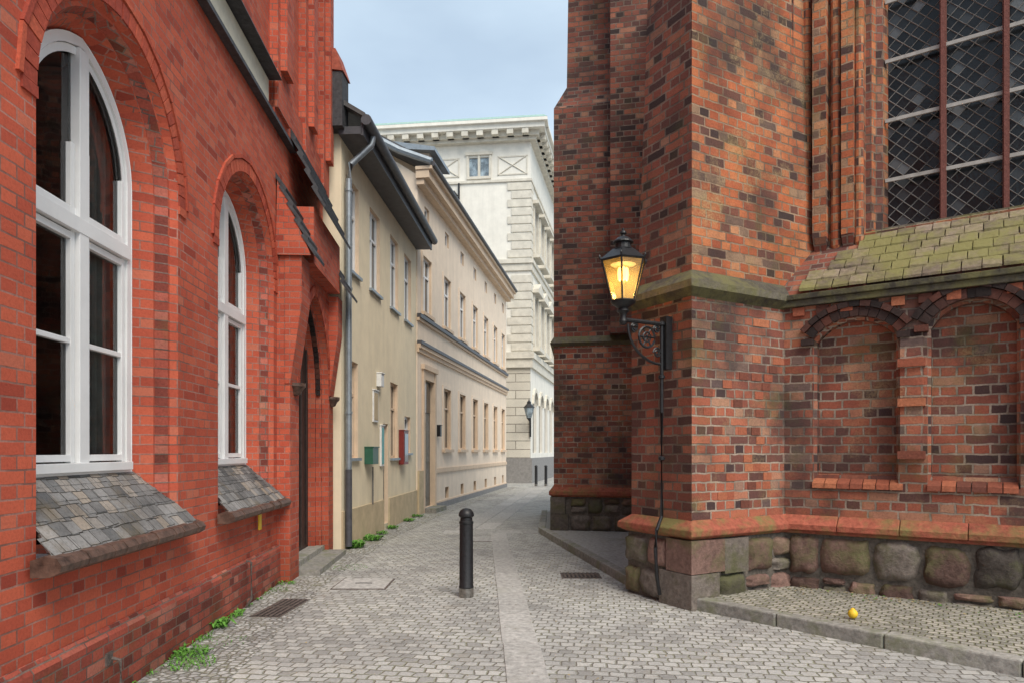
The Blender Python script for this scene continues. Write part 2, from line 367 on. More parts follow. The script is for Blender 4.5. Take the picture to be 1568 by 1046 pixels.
# ------------------------------------------------------------ GROUND
def sheet(name,pts,z,k):
    b=B(); b.face([(x,y,z) for x,y in pts],k); return b.make(name)
sheet('ground',[(-200,-200),(200,-200),(200,260),(-200,260)],0,'cob')
RW=Frame((-2.35,0),t=(-.061,1))
sheet('mosaic_pavement',[tuple(RW(-3,0,0)[:2]),tuple(RW(-3,.75,0)[:2]),tuple(RW(8.4,.62,0)[:2]),(-2.2,12.5),(-1.75,17),(.25,30.3),(-.26,30.4),(-2.4,17.1),(-2.8,11),(-3.3,11)],.004,'mosaic')
b=B(); y=-1.0
def strip(y): return .33-.045*y
while y<13.2:
    L=U(.8,1.25); w=.15
    c0=strip(y)+U(-.008,.008); c1=strip(y+L-.015)+U(-.008,.008); z0=.002+U(0,.003)
    A=[(c0-w,y,0),(c0+w,y,0),(c1+w,y+L-.015,0),(c1-w,y+L-.015,0)]
    b.hexa([Vector(a)-Vector((0,0,.02)) for a in A]+[Vector(a)+Vector((0,0,.006+z0)) for a in A],'granite'); y+=L
for i in range(4):
    x0=-1.35+i*.52; A=[(x0,13.2,0),(x0+.5,13.2,0),(x0+.5,13.7,0),(x0,13.7,0)]
    b.hexa([Vector(a)-Vector((0,0,.02)) for a in A]+[Vector(a)+Vector((0,0,.008)) for a in A],'granite')
y=13.9
while y<29:
    L=U(.9,1.4); c0=-1.0+.12*(y-13.7); c1=-1.0+.12*(y+L-.02-13.7)
    for o in (0,.42):
        A=[(c0+o-.2,y,0),(c0+o+.2,y,0),(c1+o+.2,y+L-.02,0),(c1+o-.2,y+L-.02,0)]
        b.hexa([Vector(a)-Vector((0,0,.02)) for a in A]+[Vector(a)+Vector((0,0,.008)) for a in A],'granite')
    y+=L
b.make('granite_slab_path',bevel=.004)
def cover(name,cx,cy,w,l,rot,k,bars=0):
    f=Frame((cx,cy),t=(math.cos(rot),math.sin(rot))); b=B()
    b.box(f,-w/2-.02,w/2+.02,-l/2-.02,l/2+.02,-.02,.008,'grate')
    if bars:
        b.box(f,-w/2,w/2,-l/2,l/2,.008,.0095,'iron')
        for i in range(bars):
            x=-w/2+w*(i+.5)/bars; b.box(f,x-w/bars*.28,x+w/bars*.28,-l/2,l/2,.009,.016,k)
        b.box(f,-w/2,w/2,-.012,.012,.010,.018,k)
    else:
        b.box(f,-w/2,w/2,-l/2,l/2,-.01,.0125,k)
        b.box(f,-.1,.1,-.01,.01,.01,.018,'iron')
    b.make(name)
cover('manhole_cover',-1.78,8.2,.60,.60,0,'granite')
cover('drain_grate',-2.35,6.95,.26,.75,-.08,'grate',5)
cover('drain_grate',.88,8.75,.46,.34,.0,'grate',9)
b=B(); b.lathe((-.5,12.4,0),[(.36,-.01),(.36,.009),(.33,.011),(.32,.007),(.0,.009)],'granite',28); b.lathe((-.5,12.4,0),[(.375,-.01),(.375,.0065),(.36,.0065)],'grate',28); b.make('manhole_cover')
def pavement(name,pts,kerbline,k,zt=.11):
    b=B(); b.face([(x,y,zt) for x,y in pts],k,.5); b.make(name)
    b=B(); 
    for (a,c) in zip(kerbline,kerbline[1:]):
        f=Frame(a,c); L=f.len; n=max(1,round(L/1.05))
        for i in range(n):
            b.box(f,L*i/n+.004,L*(i+1)/n-.004,-.14,U(-.006,.006),-.03,zt+.006+U(0,.006),'kerb')
    b.make(name+'_kerb',bevel=.014)
pavement('church_pavement',[(1.5,7.6),(1.86,6.85),(3.64,4.85),(6.4,1.7),(9,1.7),(9,6),(3.6,8.4)],[(1.80,6.92),(3.60,4.82),(6.4,1.6)],'pave')
pavement('side_pavement',[(1.42,8.0),(.74,12.5),(.60,13.4),(.9,17),(2.6,17),(3.2,12),(3,8)],[(.75,17.2),(.52,13.3),(.66,12.4),(1.36,8.05)],'asph')

# ------------------------------------------------------------ LEFT RED HOUSE
E=empty('red_brick_house'); END=10.9; HR=9.4
b=B()
def gothic(c): 
    return [arch(c,.90,1.0,3.57,.93),arch(c,.86,1.03,3.57,.90),arch(c,.83,1.05,3.57,.88),arch(c,.78,1.2,3.57,.85),arch(c,.76,1.25,3.57,.84),arch(c,.66,1.42,3.57,.78)]
dd=[0,-.05,-.05,-.13,-.13,-.30]
WC=[1.95,4.60,7.27]; pc=9.64
holes=[gothic(c)[0] for c in WC]+[arch(pc,.88,.004,2.45,1.31)]
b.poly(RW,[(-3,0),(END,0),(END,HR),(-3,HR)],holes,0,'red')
for c in WC:
    g=gothic(c)
    for i in range(5): b.reveal(RW,g[i],dd[i],g[i+1],dd[i+1],'red' if i!=2 else 'redplinth',skip=(0,))
b.face([RW(END,0,0),RW(END,-6,0),RW(END,-6,HR),RW(END,0,HR)],'red')
b.face([RW(-3,-6,0),RW(-3,0,0),RW(-3,0,HR),RW(-3,-6,HR)],'red')
b.hexa([RW(-3,.25,HR),RW(END+.1,.25,HR),RW(END+.1,-6,HR+3.2),RW(-3,-6,HR+3.2),RW(-3,.25,HR+.12),RW(END+.1,.25,HR+.12),RW(END+.1,-6,HR+3.4),RW(-3,-6,HR+3.4)],'rooftile')
b.box(RW,-3,8.3,.001,.045,0,.42,'redplinth')
b.hexa([RW(-3,.045,.42),RW(8.3,.045,.42),RW(8.3,0.001,.42),RW(-3,0.001,.42),RW(-3,.012,.47),RW(8.3,.012,.47),RW(8.3,.001,.47),RW(-3,.001,.47)],'redplinth')
for a,c,d in ((8.0,8.55,.10),(9.35,9.9,.10),(10.5,END-.002,.10),(8.1,8.4,.18),(9.5,9.75,.18),(10.62,10.85,.18)):
    b.box(RW,a,c,.001,d,5.62 if d<.15 else 6.1,HR-.01,'red')
b.box(RW,8.0,END-.004,.002,.06,5.56,6.05,'red')
b.make('wall',E)
b=B()
for c in WC:
    ring(b,RW,c,.905,3.57,.935,.115,-.03,.012,'vous')
    ring(b,RW,c,1.035,3.57,1.065,.035,-.02,.022,'vous',step=.25)
    ring(b,RW,c,.80,3.57,.86,.05,-.20,-.115,'vous')
    b.box(RW,c+.9,c+1.03,-.02,.014,3.50,3.565,'vous'); b.box(RW,c-1.03,c-.9,-.02,.014,3.50,3.565,'vous')
b.make('arch_bricks',E)
b=B()
for z,dp,th,a,c in ((5.46,.09,.10,-3,8.9),(5.90,.16,.07,-3,7.95)):
    b.hexa([RW(a,dp,z),RW(c,dp,z),RW(c,.002,z),RW(a,.002,z),RW(a,dp*.9,z+th*.6),RW(c,dp*.9,z+th*.6),RW(c,.002,z+th+.03),RW(a,.002,z+th+.03)],'slatedark')
b.make('string_courses',E)
b=B(); b.box(RW,-3,7.9,.002,.02,5.62,5.88,'plaster'); b.make('plaster_band',E)
# rooms behind the glass
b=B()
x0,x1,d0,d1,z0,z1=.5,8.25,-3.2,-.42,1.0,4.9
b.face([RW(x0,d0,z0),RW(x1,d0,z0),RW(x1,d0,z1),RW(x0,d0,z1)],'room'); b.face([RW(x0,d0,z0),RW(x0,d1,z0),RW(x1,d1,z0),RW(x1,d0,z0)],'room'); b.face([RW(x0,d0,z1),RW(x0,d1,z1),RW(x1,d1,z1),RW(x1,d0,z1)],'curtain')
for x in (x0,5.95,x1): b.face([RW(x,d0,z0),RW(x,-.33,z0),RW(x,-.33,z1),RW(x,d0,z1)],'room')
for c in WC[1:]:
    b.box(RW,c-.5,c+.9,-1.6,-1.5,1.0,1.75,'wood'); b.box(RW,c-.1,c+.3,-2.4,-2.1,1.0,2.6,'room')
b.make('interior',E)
def drape(b,a,e,z0,z1,d=-.40,n=26):
    P=[(a+(e-a)*i/n,d+.03*math.sin(i*1.45)+.01*math.sin(i*3.1)) for i in range(n+1)]
    for (p,q) in zip(P,P[1:]): b.face([RW(p[0],p[1],z0),RW(q[0],q[1],z0),RW(q[0],q[1],z1),RW(p[0],p[1],z1)],'curtain',.5)
for c in WC:
    b=B(); drape(b,c+.28,c+.62,1.5,4.3); drape(b,c-.66,c-.45,1.5,4.3,n=14); b.make('curtain',E,smooth=True,ang=80)
for c in WC:
    b=B(); o=arch(c,.665,1.44,3.57,.785); i1=arch(c,.60,1.51,3.57,.72)
    b.poly(RW,o,[i1],-.25,'white'); b.reveal(RW,o,-.31,o,-.25,'white'); b.reveal(RW,i1,-.25,i1,-.31,'white')
    b.box(RW,c-.055,c+.055,-.31,-.235,1.5,4.27,'white')
    b.box(RW,c-.62,c+.62,-.31,-.23,3.04,3.14,'white')
    b.box(RW,c-.62,c+.62,-.26,-.215,1.46,1.52,'white')
    for sg in (-1,1):
        x0=c+sg*.055; x1=c+sg*.60; a,e=min(x0,x1),max(x0,x1)
        for zz0,zz1 in ((1.52,3.04),(3.14,3.62)):
            b.box(RW,a+.012,a+.055,-.305,-.262,zz0,zz1,'white'); b.box(RW,e-.055,e-.012,-.305,-.262,zz0,zz1,'white')
            b.box(RW,a+.055,e-.055,-.305,-.2625,zz0+.01,zz0+.055,'white')
            if zz1<3.5: b.box(RW,a+.055,e-.055,-.305,-.2625,zz1-.055,zz1-.01,'white')
        b.box(RW,a+.055,e-.055,-.30,-.268,2.30,2.335,'white')
    i2=arch(c,.55,3.2,3.57,.66); i3=arch(c,.595,3.145,3.57,.715); b.poly(RW,i3,[i2],-.265,'white')
    b.make('window_frame',E,bevel=.004)
    b=B(); b.poly(RW,o,[],-.295,'pane'); b.make('window_glass',E)
    b=B()
    s0,s1=c-.97,c+.97
    b.hexa([RW(s0,.14,.985),RW(s1,.14,.985),RW(s1-.3,-.28,1.36),RW(s0+.3,-.28,1.36),RW(s0,.13,1.025),RW(s1,.13,1.025),RW(s1-.29,-.28,1.47),RW(s0+.29,-.28,1.47)],'slate')
    def P(s_,tt,up): return RW(s_,.13-.41*tt,1.025+.445*tt+up)
    nr=5
    for ii in range(nr):
        t0=ii/nr; t1=min(1,t0+1.15/nr); a=s0+.02+.27*t0; e=s1-.02-.27*t0; s_=a+(0 if ii%2 else -.05)
        while s_<e-.03:
            w_=U(.09,.15); sa=max(a,s_); se=min(e,s_+w_-.004); l=U(.006,.011)
            b.hexa([P(sa,t0,.002),P(se,t0,.002),P(se,t1,.0),P(sa,t1,.0),P(sa,t0-.01,l),P(se,t0-.01+U(-.01,.01),l+.001),P(se,t1,.003),P(sa,t1,.003)],'slate'); s_+=w_
    b.make('slate_sill',E)
    b=B(); n=14
    for i in range(n):
        a=s0-.03+(s1-s0+.06)*i/n; e=s0-.03+(s1-s0+.06)*(i+1)/n-.006; r=R(); j=U(-.006,.006)
        prof=[(.03,.93),(.13,.93),(.175+j,.955),(.185+j,.99),(.16+j,1.025+j),(.10,1.045),(.03,1.02)]
        for q in range(len(prof)):
            p0=prof[q];p1=prof[(q+1)%len(prof)]
            b.face([RW(a,*p0),RW(e,*p0),RW(e,*p1),RW(a,*p1)],'terracotta',r)
        b.face([RW(a,*p) for p in prof],'terracotta',r); b.face([RW(e,*p) for p in prof[::-1]],'terracotta',r)
    b.make('sill_edge',E)
b=B(); P0,P1=8.3,END+.0
h1=arch(pc,.92,0.0001,2.45,1.35); h2=arch(pc,.86,0.0001,2.45,1.30); h3=arch(pc,.80,0.0001,2.45,1.22)
b.poly(RW,[(P0,0),(pc-.92,0)]+arc_pts(pc,.92,2.45,1.35)[::-1]+[(pc+.92,0),(P1,0),(P1,4.0),(P0,4.0)],[],.16,'red')
b.reveal(RW,h1,.16,h1,.06,'red',skip=(0,)); b.reveal(RW,h1,.06,h2,.06,'redplinth',skip=(0,)); b.reveal(RW,h2,.06,h2,-.02,'red',skip=(0,)); b.reveal(RW,h2,-.02,h3,-.02,'redplinth',skip=(0,)); b.reveal(RW,h3,-.02,h3,-.14,'red',skip=(0,))
b.face([RW(P0,.001,0),RW(P0,.16,0),RW(P0,.16,4),RW(P0,.001,4)],'red')
b.face([RW(P1,.16,0),RW(P1,.001,0),RW(P1,.001,4),RW(P1,.16,4)],'red')
for a,c in ((P0-.01,8.70),(pc+.93,P1+.01)):
    b.hexa([RW(a,.161,2.42),RW(c,.161,2.42),RW(c,.1,2.42),RW(a,.1,2.42),RW(a,.30,3.4),RW(c,.30,3.4),RW(c,.1,3.4),RW(a,.1,3.4)],'red')
    b.box(RW,a,c,.1,.30,3.4,3.98,'red')
b.box(RW,8.75,10.5,.002,.34,4.0,4.72,'red')
b.make('portal',E)
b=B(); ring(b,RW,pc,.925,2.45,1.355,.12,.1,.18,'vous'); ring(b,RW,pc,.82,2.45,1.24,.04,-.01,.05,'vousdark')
b.make('portal_arch_bricks',E)
b=B()
def slatecap(a,c,z0,z1,d):
    n=5
    for i in range(n):
        f0=i/n; f1=(i+1.25)/n
        za=z0+(z1-z0)*f0; zb=z0+(z1-z0)*min(1,f1); da=d*(1-f0)+.03; db=d*(1-min(1,f1))+.005
        m=max(2,int((c-a)/.14))
        for j in range(m):
            s0=a+(c-a)*j/m; s1=a+(c-a)*(j+1)/m-.006
            b.hexa([RW(s0,da,za-.03),RW(s1,da,za-.03),RW(s1,db-.03,zb-.03),RW(s0,db-.03,zb-.03),RW(s0,da+.01,za+U(0,.01)),RW(s1,da+.01,za+U(0,.01)),RW(s1,db,zb),RW(s0,db,zb)],'slatedark')
slatecap(P0-.06,8.76,3.98,4.95,.44); slatecap(pc+.80,P1+.05,3.98,4.95,.50); slatecap(8.70,10.55,4.72,5.80,.46)
b.face([RW(P0-.05,0,3.96),RW(P0-.05,.42,3.96),RW(P0-.05,.02,4.9)],'red')
b.make('portal_slate_roof',E)
b=B(); b.poly(RW,h3,[],-.125,'wood'); 
for i in range(5): b.box(RW,pc-.7+i*.33,pc-.69+i*.33+.03,-.12,-.10,.2,3.3,'wood')
b.box(RW,pc-.9,pc+.9,-.12,.10,-.02,.15,'kerb'); b.box(RW,pc-.9,pc+.95,.09,.42,-.02,.075,'kerb')
b.make('portal_door',E)
for a,c in ((8.30,8.72),(pc+.9,END)):
    b=B()
    b.lathe(tuple(RW((a+c)/2,.17,0)),[(.0,2.28),(.06,2.30),(.09,2.36),(.13,2.40),(.13,2.44),(0,2.45)],'terracotta',12); b.make('capital',E,smooth=True)
b=B(); b.box(RW,7.42,7.50,.045,.062,.74,.92,'yellow'); b.make('hydrant_tag_plate',bevel=.004)
b=B(); b.tube([RW(4.35,.07,.28),RW(4.35,.12,.27),RW(4.35,.125,.10),RW(4.35,.05,-.02)],.013,'grate'); b.box(RW,4.31,4.39,.04,.055,.24,.32,'grate'); b.make('iron_pipe_stub')
b=B(); b.tube([RW(6.95,.07,.48),RW(6.95,.12,.47),RW(6.95,.125,.10),RW(6.95,.05,-.02)],.013,'grate'); b.make('iron_pipe_stub')

# ------------------------------------------------------------ CREAM TOWNHOUSE (B1)
E=empty('cream_townhouse'); F1=Frame((-2.75,11.0),(-2.40,17.1)); L1=F1.len
b=B(); up=[.62,2.10,3.72,5.10]; hw=.38
holes=[rect(c-hw,c+hw,4.62,6.15) for c in up]
low=[rect(.25,.95,1.48,3.12),rect(3.35,4.05,1.45,3.05),rect(4.75,5.4,1.55,2.40),rect(2.75,3.15,.12,2.15)]
b.poly(F1,rect(0,L1,0,6.7),holes+low,0,'stucco1')
for h in holes+low: b.reveal(F1,h,0,h,-.11,'trim2')
b.face([F1(0,-7,0),F1(0,0,0),F1(0,0,6.7),F1(0,-7,6.7)],'stucco1')
b.face([F1(0,0,6.7),F1(0,-3.5,9.2),F1(0,-7,6.7)],'stucco1')
b.make('wall',E)
b=B()
for h in holes+low:
    (a,z0),(c,_),(_,z1),_2=h; wf='white' if h in holes or h is low[2] else 'trim2'
    if h is low[3]: b.box(F1,a,c,-.11,-.08,z0,z1,'woodg'); b.box(F1,a+.05,c-.05,-.08,-.07,1.2,2.0,'woodg'); continue
    b.box(F1,a,c,-.12,-.10,z0,z1,'glass')
    w=.05
    b.box(F1,a,a+w,-.1,-.065,z0,z1,wf); b.box(F1,c-w,c,-.1,-.065,z0,z1,wf); b.box(F1,a+w,c-w,-.1,-.066,z0,z0+w,wf); b.box(F1,a+w,c-w,-.1,-.066,z1-w,z1,wf)
    m=(a+c)/2; b.box(F1,m-.025,m+.025,-.1,-.07,z0+w,z1-w,wf); zz=z0+(z1-z0)*.66; b.box(F1,a+w,c-w,-.1,-.068,zz-.025,zz+.025,wf)
    b.box(F1,a-.04,c+.04,-.05,.06,z0-.05,z0-.001,'zinc')
b.make('windows',E)
b=B(); 
for a,c in ((0,2.72),(3.18,L1)): b.box(F1,a,c,.001,.03,0,.62,'stucco1b')
b.make('dado',E)
b=B(); b.box(F1,-.15,L1,.001,.38,6.62,6.74,'gutter'); b.box(F1,-.15,L1,.36,.40,6.6,6.90,'gutter')
b.hexa([F1(-.2,.44,6.86),F1(L1,.44,6.86),F1(L1,-3.5,9.2),F1(-.2,-3.5,9.2),F1(-.2,.44,6.93),F1(L1,.44,6.93),F1(L1,-3.5,9.35),F1(-.2,-3.5,9.35)],'roof')
b.tube([F1(-.2,.46,6.82),F1(L1,.46,6.82)],.085,'gutter',12)
b.box(F1,-.28,.05,-2.2,.10,6.7,7.55,'slatedark'); b.hexa([F1(-.3,.12,7.55),F1(.1,.12,7.55),F1(.1,-2.2,7.9),F1(-.3,-2.2,7.9),F1(-.3,.0,7.9),F1(.1,.0,7.9),F1(.1,-2.2,8.4),F1(-.3,-2.2,8.4)],'rooftile')
b.make('roof',E,smooth=True)
b=B(); b.tube([F1(.25,.46,6.8),F1(.22,.44,6.6),F1(.12,.12,6.25),F1(.1,.09,6.0),F1(.1,.09,1.3)],.05,'zinc',10); b.tube([F1(.1,.09,1.3),F1(.1,.09,.05)],.055,'gutter',10)
for z in (2.2,4.2,5.8): b.lathe(tuple(F1(.1,.09,z)),[(.05,0),(.062,0),(.062,.04),(.05,.04)],'zinc',10)
b.make('downpipe',E,smooth=True)
def cbox(name,fr,a,c,d,z0,z1,k,k2=None,m=.04):
    b=B(); b.box(fr,a,c,.002,d,z0,z1,k)
    if k2: b.box(fr,a+m,c-m,d,d+.006,z0+m,z1-m,k2)
    b.box(fr,a-.01,c+.01,.002,d+.02,z1,z1+.02,k); b.make(name,bevel=.004)
cbox('letterbox',F1,1.35,1.75,.16,1.36,1.66,'greenp')
cbox('notice_board',F1,1.9,2.25,.03,2.15,2.75,'whitep','stucco1b')
cbox('alarm_box',F1,2.2,2.42,.10,2.85,3.1,'whitep')
cbox('poster_case',F1,2.45,2.68,.04,1.3,2.1,'whitep','tealp')
cbox('display_case',F1,4.15,4.62,.12,1.30,2.05,'redp','glass',.06)
b=B(); b.tube([F1(1.80,.04,.6),F1(1.80,.04,1.30)],.012,'gutter'); b.make('cable_conduit')

# ------------------------------------------------------------ BEIGE TOWNHOUSE (B2)
E=empty('beige_townhouse'); F2=Frame((-2.37,17.1),(-.26,30.4)); L2=F2.len
b=B(); cs=[.85,2.95,4.9,6.85,8.8,10.75,12.6]; HE=8.5
up=[rect(c-.4,c+.4,5.16,6.62) for c in cs]; at=[rect(c-.22,c+.22,7.55,7.95) for c in cs]
low=[rect(c-.42,c+.42,1.65,3.40) for c in cs[1:]]; door=rect(.55,1.5,.12,3.45)
vents=[rect(c-.2,c+.2,.22,.55) for c in cs[1:]]
allh=up+at+low+[door]+vents
b.poly(F2,rect(0,L2,0,HE),allh,0,'stucco2')
for h in allh: b.reveal(F2,h,0,h,-.10 if h is not door else -.16,'trim2')
b.face([F2(0,-8,0),F2(0,0,0),F2(0,0,HE),F2(0,-4,HE+2.6),F2(0,-8,HE)],'stucco2')
b.face([F2(L2,0,0),F2(L2,-8,0),F2(L2,-8,HE),F2(L2,-4,HE+2.6),F2(L2,0,HE)],'stucco2')
b.make('wall',E)
b=B()
for h in up+low+at+vents:
    (a,z0),(c,_),(_,z1),_2=h
    b.box(F2,a,c,-.10,-.09,z0,z1,'glass'); 
    if h in vents: continue
    w=.05; wf='trim2' if h in low else 'white'
    b.box(F2,a,a+w,-.09,-.055,z0,z1,wf); b.box(F2,c-w,c,-.09,-.055,z0,z1,wf); b.box(F2,a+w,c-w,-.09,-.056,z0,z0+w,wf); b.box(F2,a+w,c-w,-.09,-.056,z1-w,z1,wf)
    if h not in at:
        m=(a+c)/2; b.box(F2,m-.025,m+.025,-.09,-.06,z0+w,z1-w,wf); zz=z0+(z1-z0)*.68; b.box(F2,a+w,c-w,-.09,-.058,zz-.025,zz+.025,wf)
        b.box(F2,a-.09,a,.001,.025,z0,z1+.09,'stucco2'); b.box(F2,c,c+.09,.001,.025,z0,z1+.09,'stucco2'); b.box(F2,a,c,.001,.025,z1,z1+.09,'stucco2')
        b.box(F2,a-.12,c+.12,.001,.09,z0-.09,z0-.002,'trim2')
b.make('windows',E)
b=B()
b.box(F2,-.03,L2+.05,.001,.10,4.93,5.03,'gutter'); b.box(F2,-.03,L2+.05,.001,.06,4.86,4.93,'trim2')
b.box(F2,-.03,L2+.05,.001,.12,4.28,4.36,'gutter'); b.box(F2,-.03,L2+.05,.001,.09,4.18,4.28,'trim2'); b.box(F2,-.03,L2+.05,.001,.05,4.08,4.18,'trim2')
b.box(F2,1.62,L2,.001,.05,0,.16,'plinthg'); b.box(F2,1.62,L2,.001,.03,.16,.20,'trim2'); b.box(F2,1.62,L2,.001,.04,1.0,1.12,'trim2')
b.box(F2,.0,.4,.001,.05,0,1.1,'stucco1b')
b.box(F2,.40,.55,.001,.05,0,3.7,'trim2'); b.box(F2,1.5,1.65,.001,.05,0,3.7,'trim2'); b.box(F2,.35,1.7,.001,.09,3.7,3.82,'trim2'); b.box(F2,.55,1.5,.001,.03,3.45,3.7,'trim2')
b.box(F2,.5,1.55,.0,.35,-.02,.12,'kerb')
b.box(F2,-.1,L2+.1,.001,.20,8.22,8.36,'trim2'); b.box(F2,-.15,L2+.15,.001,.34,8.36,8.56,'trim2'); b.box(F2,-.18,L2+.18,.001,.42,8.56,8.64,'trim2')
b.make('mouldings',E)
b=B(); b.box(F2,.55,1.5,-.158,-.10,.12,3.45,'woodg'); 
for a in (.62,1.08):
    b.box(F2,a,a+.36,-.10,-.085,.35,1.1,'woodg'); b.box(F2,a,a+.36,-.10,-.085,1.3,2.4,'woodg')
b.box(F2,.6,1.45,-.10,-.08,2.62,3.38,'glass'); b.make('door',E)
b=B(); b.tube([F2(-.15,.44,8.69),F2(L2+.15,.44,8.69)],.06,'gutter',10)
b.hexa([F2(-.15,.42,8.66),F2(L2,.42,8.66),F2(L2,-4,11.1),F2(-.15,-4,11.1),F2(-.15,.42,8.74),F2(L2,.42,8.74),F2(L2,-4,11.25),F2(-.15,-4,11.25)],'roof')
b.tube([F2(-.2,.42,8.72),F2(-.2,-.4,9.05),F2(-.2,-1.2,9.5),F2(-.2,-4,11.2)],.09,'zinc',8)
b.make('roof',E,smooth=True)
b=B()
b.box(F2,.9,2.1,-1.6,.05,8.7,9.45,'stucco2'); b.box(F2,1.1,1.9,.05,.07,8.85,9.35,'glass')
b.hexa([F2(.7,.25,9.4),F2(2.3,.25,9.4),F2(2.3,-2.4,9.7),F2(.7,-2.4,9.7),F2(.7,.25,9.5),F2(2.3,.25,9.5),F2(2.3,-2.4,10.0),F2(.7,-2.4,10.0)],'zinc')
b.make('dormer',E)
cbox('house_lamp_box',F2,1.75,1.9,.12,2.0,2.3,'iron')

# ------------------------------------------------------------ PALACE (B3)
E=empty('neoclassical_palace'); C3=(.92,34.0); F3=Frame((-12,35.5),C3); L3=F3.len; F3r=Frame(C3,t=(.19,.98))
b=B()
sw=L3-2.6
fw=[rect(sw-.5,sw-.06,15.35,16.3),rect(sw+.06,sw+.5,15.35,16.3)]
b.poly(F3,rect(0,L3,5.9,17.3),fw,0,'palace'); b.poly(F3,rect(0,L3,0,5.9),[],0,'palacelow')
for h in fw: b.reveal(F3,h,0,h,-.1,'palace')
wins=[]
for c in (1.3,3.4,5.5,7.6,9.7,11.8):
    wins+= [arch(c,.6,1.5,4.0,.6),rect(c-.55,c+.55,6.9,9.5),rect(c-.55,c+.55,11.6,14.0)]
b.poly(F3r,rect(0,14,0,17.3),wins,0,'palace')
for h in wins: b.reveal(F3r,h,0,h,-.14,'palace'); b.poly(F3r,h,[],-.14,'glass')
b.make('wall',E)
b=B()
for fr,L in ((F3,L3),(F3r,14)):
    for z0,z1,d in ((15.0,15.12,.08),(10.9,11.1,.16),(10.55,10.9,.09),(6.2,6.5,.2),(5.75,6.2,.12),(16.95,17.1,.3),(17.1,17.35,.45),(17.35,17.6,.75),(17.6,17.75,.9)):
        b.box(fr,0,L+(d if fr is F3 else 0),.001 if fr is F3 else -.001,d,z0,z1,'palacet' if z0<17.2 else 'palace')
    n=int(L/.75)
    for i in range(n): 
        a=L-.2-i*.75 if fr is F3 else .3+i*.75
        b.box(fr,a-.16,a+.16,.3,.72,17.1,17.34,'palacet')
for a0 in (sw+.95,sw-2.5,sw-4.3):
    a,c,z0,z1=a0,a0+1.5,15.35,16.3
    for q in ((a,a+.06,z0,z1),(c-.06,c,z0,z1),(a,c,z0,z0+.06),(a,c,z1-.06,z1)): b.box(F3,q[0],q[1],.001,.03,q[2],q[3],'palacet')
    for (x0,z_0,x1,z_1) in ((a,z0,c,z1),(a,z1,c,z0)):
        b.tube([F3(x0,.02,z_0),F3(x1,.02,z_1)],.03,'palacet',4)
b.box(F3,sw-.62,sw+.62,.001,.08,15.2,15.33,'palacet')
for q in (sw-.58,sw+.0,sw+.58): b.box(F3,q-.05,q+.05,.001,.06,15.33,16.4,'palacet')
b.box(F3,sw-.68,sw+.68,.001,.1,16.4,16.55,'palacet')
z=6.6; i=0
while z<14.6:
    if not (10.3<z<11.1):
        w=1.15 if i%2 else .95
        b.box(F3,L3-w,L3+.05,.001,.05,z,z+.36,'palacet'); b.box(F3r,-.04,w*.6,.001,.05,z,z+.36,'palacet')
    z+=.42; i+=1
for c in (1.3,3.4,5.5,7.6,9.7,11.8):
    for z0,z1 in ((6.9,9.5),(11.6,14.0)):
        for sx in (-.68,.55): b.box(F3r,c+sx,c+sx+.13,.001,.12,z0,z1,'palacet')
        b.box(F3r,c-.85,c+.85,.001,.35,z1+.05,z1+.22,'palacet'); b.box(F3r,c-.75,c+.75,.001,.4,z0-.25,z0-.05,'palacet')
        b.box(F3r,c-.04,c+.04,-.13,-.09,z0,z1,'white'); b.box(F3r,c-.55,c+.55,-.13,-.09,z0+(z1-z0)*.62,z0+(z1-z0)*.62+.08,'white')
    b.hexa([F3r(c-.85,.35,9.72),F3r(c+.85,.35,9.72),F3r(c+.85,0,9.72),F3r(c-.85,0,9.72),F3r(c-.02,.35,10.15),F3r(c+.02,.35,10.15),F3r(c+.02,0,10.15),F3r(c-.02,0,10.15)],'palacet')
    ring(b,F3r,c,.62,4.0,.62,.2,.0,.1,'palacet',step=.3)
b.box(F3,0,L3+.08,.001,.08,0,1.25,'plinthg'); b.box(F3r,0,14,.001,.08,0,1.25,'plinthg')
for h in fw: b.box(F3,h[0][0],h[1][0],-.1,-.08,h[0][1],h[2][1],'glassb')
b.make('mouldings',E)
b=B(); b.hexa([F3(-.5,.9,17.76),F3(L3+.9,.9,17.76),F3(L3+.9,-10,17.76),F3(-.5,-10,17.76),F3(-.5,.7,17.95),F3(L3+.7,.7,17.95),F3(L3,-10,18.6),F3(-.5,-10,18.6)],'copper')
b.make('roof',E)
b=B(); b.tube([F3(L3-3.6,.12,15.0),F3(L3-3.6,.12,14.2)],.05,'iron'); b.tube([F3(L3-3.6,.12,14.1),F3(L3-3.8,.4,14.5),F3(L3-3.6,.6,14.2)],.05,'iron'); b.make('flag_bracket',E)

# ------------------------------------------------------------ CHURCH
E=empty('brick_church'); HC=9.6
K=(1.83,6.95); A_=(1.365,7.76); tx=(.867,.498)
I2=(K[0]+tx[0]*2.2,K[1]+tx[1]*2.2); D2=(A_[0]+tx[0]*2.2,A_[1]+tx[1]*2.2)
bp=[K,I2,D2,A_]
b=B()
b.loft(bp,.8,bp,3.24,'churchlow',cap=False)
up_=offset_poly(bp,-.05); tp_=offset_poly(bp,-.19); b.loft(up_,3.42,tp_,9.2,'church')
b.make('near_buttress',E)
W=Frame((3.05,7.65),t=(.814,-.581))
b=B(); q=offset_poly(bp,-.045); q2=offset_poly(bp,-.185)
b.face([(*q[3],3.42),(*q[0],3.42),(*q2[0],9.2),(*q2[3],9.2)],'churchdark')  # end face skinned in the darker brick, its shading painted into the colour
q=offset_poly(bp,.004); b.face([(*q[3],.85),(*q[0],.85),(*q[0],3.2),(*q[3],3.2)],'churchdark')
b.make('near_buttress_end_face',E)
b=B()
